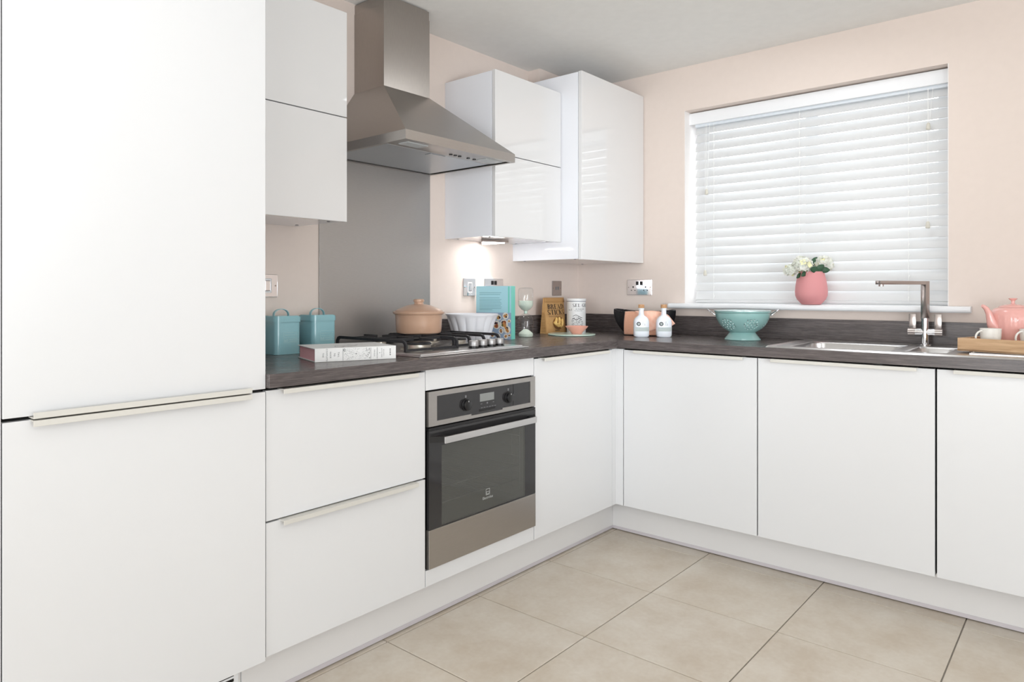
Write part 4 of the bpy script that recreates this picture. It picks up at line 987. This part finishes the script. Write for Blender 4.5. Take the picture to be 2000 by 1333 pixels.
vdc = atan2(-2.235-py, -3.444-px); b = B()
def surf(a, z):      # outer bowl radius at height z
    for (r0, z0), (r1, z1) in zip(prof_o[:-1], prof_o[1:]):
        if z0 <= z <= z1: return r0+(r1-r0)*(z-z0)/(z1-z0), (r1-r0, z1-z0)
    return .1, (0, 1)
for g in range(6):
    ca = vdc+radians(22)+g*radians(60); pts = [(0, 0)]+[(.0150*cos(2*pi*i/6), .0115*sin(2*pi*i/6)) for i in range(6)]+[(.0295*cos(2*pi*i/12+.2), .0215*sin(2*pi*i/12+.2)) for i in range(12)]
    for (du, dz) in pts:
        z = .072+dz; r, (dr, dzz) = surf(0, z); a = ca+du/r; n_ = Vector((dzz*cos(a), dzz*sin(a), -dr)).normalized(); c_ = Vector((px+r*cos(a), py+r*sin(a), Z+z))
        b.tube([c_-n_*.007, c_+n_*.007], .0021, 8)
cut = b.done('cut', col_in); md = bo.modifiers.new('holes', 'BOOLEAN'); md.operation = 'DIFFERENCE'; md.object = cut; md.solver = 'EXACT'
bakemods(bo); bpy.data.objects.remove(cut)
b = B(); b.tube([(px+.1222*cos(2*pi*i/64), py+.1222*sin(2*pi*i/64), Z+.1333) for i in range(64)], .0017, 6, closed=True); b.done('rim', pm('rim_grey', (196, 206, 206), .2, metal=.4), t)
for s_ in (-1, 1):
    ha = vdc+pi/2*s_*1.0+radians(4); rd = Vector((cos(ha), sin(ha), 0)); tn = Vector((-sin(ha), cos(ha), 0)); c0 = Vector((px, py, Z))
    P = [c0+rd*.1165+tn*.036+Vector((0, 0, .112))]+[c0+rd*(.118+.034*sin(pi*i/10)**.7)+tn*(.034*cos(pi*i/10))+Vector((0, 0, .114+.024*sin(pi*i/10)**.7)) for i in range(11)]+[c0+rd*.1165-tn*.036+Vector((0, 0, .112))]
    b = B(); b.tube(P, .0026, 8); b.done('wire_handle', chrome, t)
# vase and hydrangeas
vx, vy, vz = -.008, -1.258, 1.0718; t = thing('vase', 'pink frosted vase on the window sill holding the white hydrangeas', 'vase', (vx, vy, vz))
b = B(); b.lathe([(.034, 0), (.040, .001), (.046, .008), (.060, .024), (.0665, .040), (.0680, .058), (.0660, .085), (.0610, .115), (.0550, .140), (.0520, .150), (.0500, .150), (.052, .140), (.064, .085), (.064, .045), (.04, .008), (.0001, .006)], 56, (vx, vy, vz), caps=False); b.poly([(vx+.034*cos(2*pi*i/40), vy+.034*sin(2*pi*i/40), vz) for i in range(40)]); b.done('vessel', pink_v, t)
rgt = Vector((.670, -.742, 0)); fwd = Vector((.742, .670, 0))
def hydr(du, dz, df, rad, label, seed, leafs):
    rng = random.Random(seed); c_ = Vector((vx, vy, vz+.150)) + rgt*du + fwd*df + Vector((0, 0, dz))
    t = thing('hydrangea', label, 'flower', (vx, vy, vz+.02), group='white hydrangeas in the pink vase')
    b = B(); base = Vector((vx, vy, vz+.012)); b.tube([base, base.lerp(Vector((vx, vy, vz+.15)), .7), Vector((vx, vy, vz+.146))+rgt*du*.25, c_], .0025, 6); b.done('stem', leaf2, t)
    for mt, n, nm in ((petal_m, 84, 'florets'), (petal_y, 8, 'cream_florets')):
        b = B()
        for i in range(n):
            z = rng.uniform(-.75, 1); a = rng.uniform(0, 2*pi); s_ = sqrt(1-z*z); d = Vector((s_*cos(a), s_*sin(a), z*.85)); p = c_+d*rad*rng.uniform(.82, 1.06)
            d = (d+Vector((rng.uniform(-.3, .3), rng.uniform(-.3, .3), rng.uniform(-.3, .3)))).normalized(); u = d.orthogonal().normalized(); v = d.cross(u); ph = rng.random()*2; R_ = rng.uniform(.010, .0145)
            for q in range(4):
                an_ = ph+q*pi/2; e1 = u*cos(an_)+v*sin(an_); e2 = d.cross(e1); pc = p+e1*R_*.52
                ring = [pc+e1*(cos(2*pi*k/8)*R_*.52)+e2*(sin(2*pi*k/8)*R_*.5)+d*(.0028*cos(2*pi*k/8)) for k in range(8)]
                cv_ = b.bm.verts.new(pc-d*.0006); rv = [b.bm.verts.new(x) for x in ring]
                for k in range(8): b.bm.faces.new((cv_, rv[k], rv[(k+1) % 8]))
        o = b.done(nm, mt, t, ang=80, normals=False); o['kind'] = 'stuff'
    for (lu, lz, lf, la, ll, tl) in leafs:
        b = B(); st = Vector((vx, vy, vz+.148)) + rgt*lu + Vector((0, 0, lz))+fwd*lf; dr_ = (rgt*cos(la)+Vector((0, 0, 1))*sin(la)+fwd*tl).normalized(); sd = dr_.cross(fwd).normalized()
        if abs(dr_.dot(fwd)) > .9: sd = rgt
        b.grid(lambda u, v: tuple(st+dr_*ll*u+sd*((v-.5)*ll*.62*sin(pi*min(1, u*.92+.06))**.8)-fwd*(.004*sin(pi*u)-.10*ll*abs(v-.5))-Vector((0, 0, .12*ll*u*u))), 8, 4)
        o = b.done('leaf', leaf_m, t, solid=.0006, ang=60)
hydr(-.050, .030, -.018, .043, 'white hydrangea head leaning left over the rim of the pink vase', 1, [(.000, .000, -.045, .9, .05, -.2), (-.035, .0, -.03, 3.6, .035, -.3), (.012, .004, -.045, 2.8, .05, -.3)])
hydr(.052, .034, -.010, .040, 'white hydrangea head on the right side of the pink vase', 2, [(.018, .006, -.04, .2, .045, -.2), (.00, .03, -.01, 1.1, .05, 0)])
hydr(-.092, .006, .004, .027, 'small drooping white hydrangea at the far left of the pink vase', 3, [(-.05, -.004, -.01, 3.9, .03, 0)])
# tray
F0 = Vector((-.400, -1.858, 0)); uu = Vector((-.295, -.955, 0)).normalized(); an = atan2(uu.y, uu.x)
zt0 = .9195; t = thing('serving_tray', 'oak serving tray resting on the sink drainer', 'tray', (F0.x, F0.y, zt0), rotz=an)
Lt, Wt, Ht_ = .42, .29, .046      # local x along the front, local +y towards the wall
b = B(); b.box(0, Lt, 0, Wt, 0, .006); b.box(0, Lt, 0, .009, .0, Ht_, bev=.0012); b.box(0, Lt, Wt-.009, Wt, 0, Ht_, bev=.0012); b.box(0, .009, .009, Wt-.009, 0, Ht_, bev=.0012); b.box(Lt-.009, Lt, .009, Wt-.009, 0, Ht_, bev=.0012); b.done('tray_body', tray_m, t, local=True)
b = B()
for (x_, y_) in ((.03, .03), (Lt-.03, .03), (.03, Wt-.03), (Lt-.03, Wt-.03)): b.lathe([(.006, -.0035), (.006, 0)], 12, (x_, y_, 0))
b.done('feet', black_pl, t, local=True)
zi = zt0+.0065
def cup(x, y, label, ha):
    t = thing('espresso_cup', label, 'cup', (x, y, zi), group='white cups on the tray')
    b = B(); b.lathe([(.022, 0), (.0245, .001), (.0255, .004), (.0310, .045), (.0322, .0725), (.0312, .0730), (.0290, .070), (.0280, .045), (.0225, .006), (.0001, .005)], 44, (x, y, zi), caps=False); b.poly([(x+.022*cos(2*pi*i/40), y+.022*sin(2*pi*i/40), zi) for i in range(40)]); b.done('cup_body', cup_m, t)
    d = Vector((cos(ha), sin(ha), 0)); c_ = Vector((x, y, zi)); P = [c_+d*.0305+Vector((0, 0, .064))]+[c_+d*(.030+.0235*sin(pi*i/10))+Vector((0, 0, .040+.025*cos(pi*i/10))) for i in range(11)]+[c_+d*.0265+Vector((0, 0, .012))]
    b = B(); b.tube(P, .0032, 8); b.done('handle', cup_m, t)
lf = atan2(.742, -.670)
cup(-.336, -1.948, 'white espresso cup on the left of the tray, in front of the teapot', lf); cup(-.300, -2.058, 'white espresso cup cut off by the right edge of the picture', lf)
# teapot
px, py = -.209, -2.002; t = thing('teapot', 'glossy pink teapot standing at the back of the oak tray', 'teapot', (px, py, zi))
b = B(); b.lathe([(.046, 0), (.054, .002), (.062, .030), (.0685, .070), (.0715, .100), (.0710, .118), (.0660, .134), (.0560, .143), (.044, .147), (.040, .1485), (.0001, .149)], 144, (px, py, zi), fl=lambda a, z: 1+(.006*cos(a*24) if .01 < z < .13 else 0), caps=False); b.poly([(px+.046*cos(2*pi*i/40), py+.046*sin(2*pi*i/40), zi) for i in range(40)]); b.done('pot_body', pink_t, t)
b = B(); b.lathe([(.044, .1475), (.043, .150), (.034, .155), (.018, .158), (.007, .160), (.005, .165), (.0065, .172), (.0125, .177), (.014, .179), (.011, .181), (.0001, .1795)], 44, (px, py, zi), caps=False); b.done('lid', pink_t, t)
L_ = -rgt; c_ = Vector((px, py, zi)); b = B()
P = [(.045, .050), (.066, .066), (.076, .085), (.082, .105), (.088, .125), (.098, .143), (.108, .151), (.113, .153)]; rr_ = [.020, .019, .0165, .0135, .0105, .0085, .0065, .0055]
b.tube([c_+L_*p+Vector((0, 0, z)) for p, z in P], rr_, 16); b.done('spout', pink_t, t)
b = B(); b.tube([c_-L_*p+Vector((0, 0, z)) for p, z in ((.064, .125), (.085, .132), (.105, .120), (.112, .095), (.102, .065), (.080, .045), (.060, .040))], .0065, 12); b.done('handle', pink_t, t)

# tiny pieces that cannot be picked apart in the photograph
for o in bpy.data.objects:
    if o.type == 'MESH' and o.name.split('.')[0] in ('fixing_caps', 'buttons', 'pin_holes', 'screws', 'slots', 'markings', 'shelf_runners', 'rack', 'drainer_ridges', 'feet', 'printing', 'printed_label', 'printed_food', 'printed_plates', 'back_text', 'lettering', 'gusset_print', 'label_lines', 'ladder_cord', 'logo', 'bread_stick_pieces', 'outlet', 'badge', 'pull_cord'):
        o['kind'] = 'stuff'
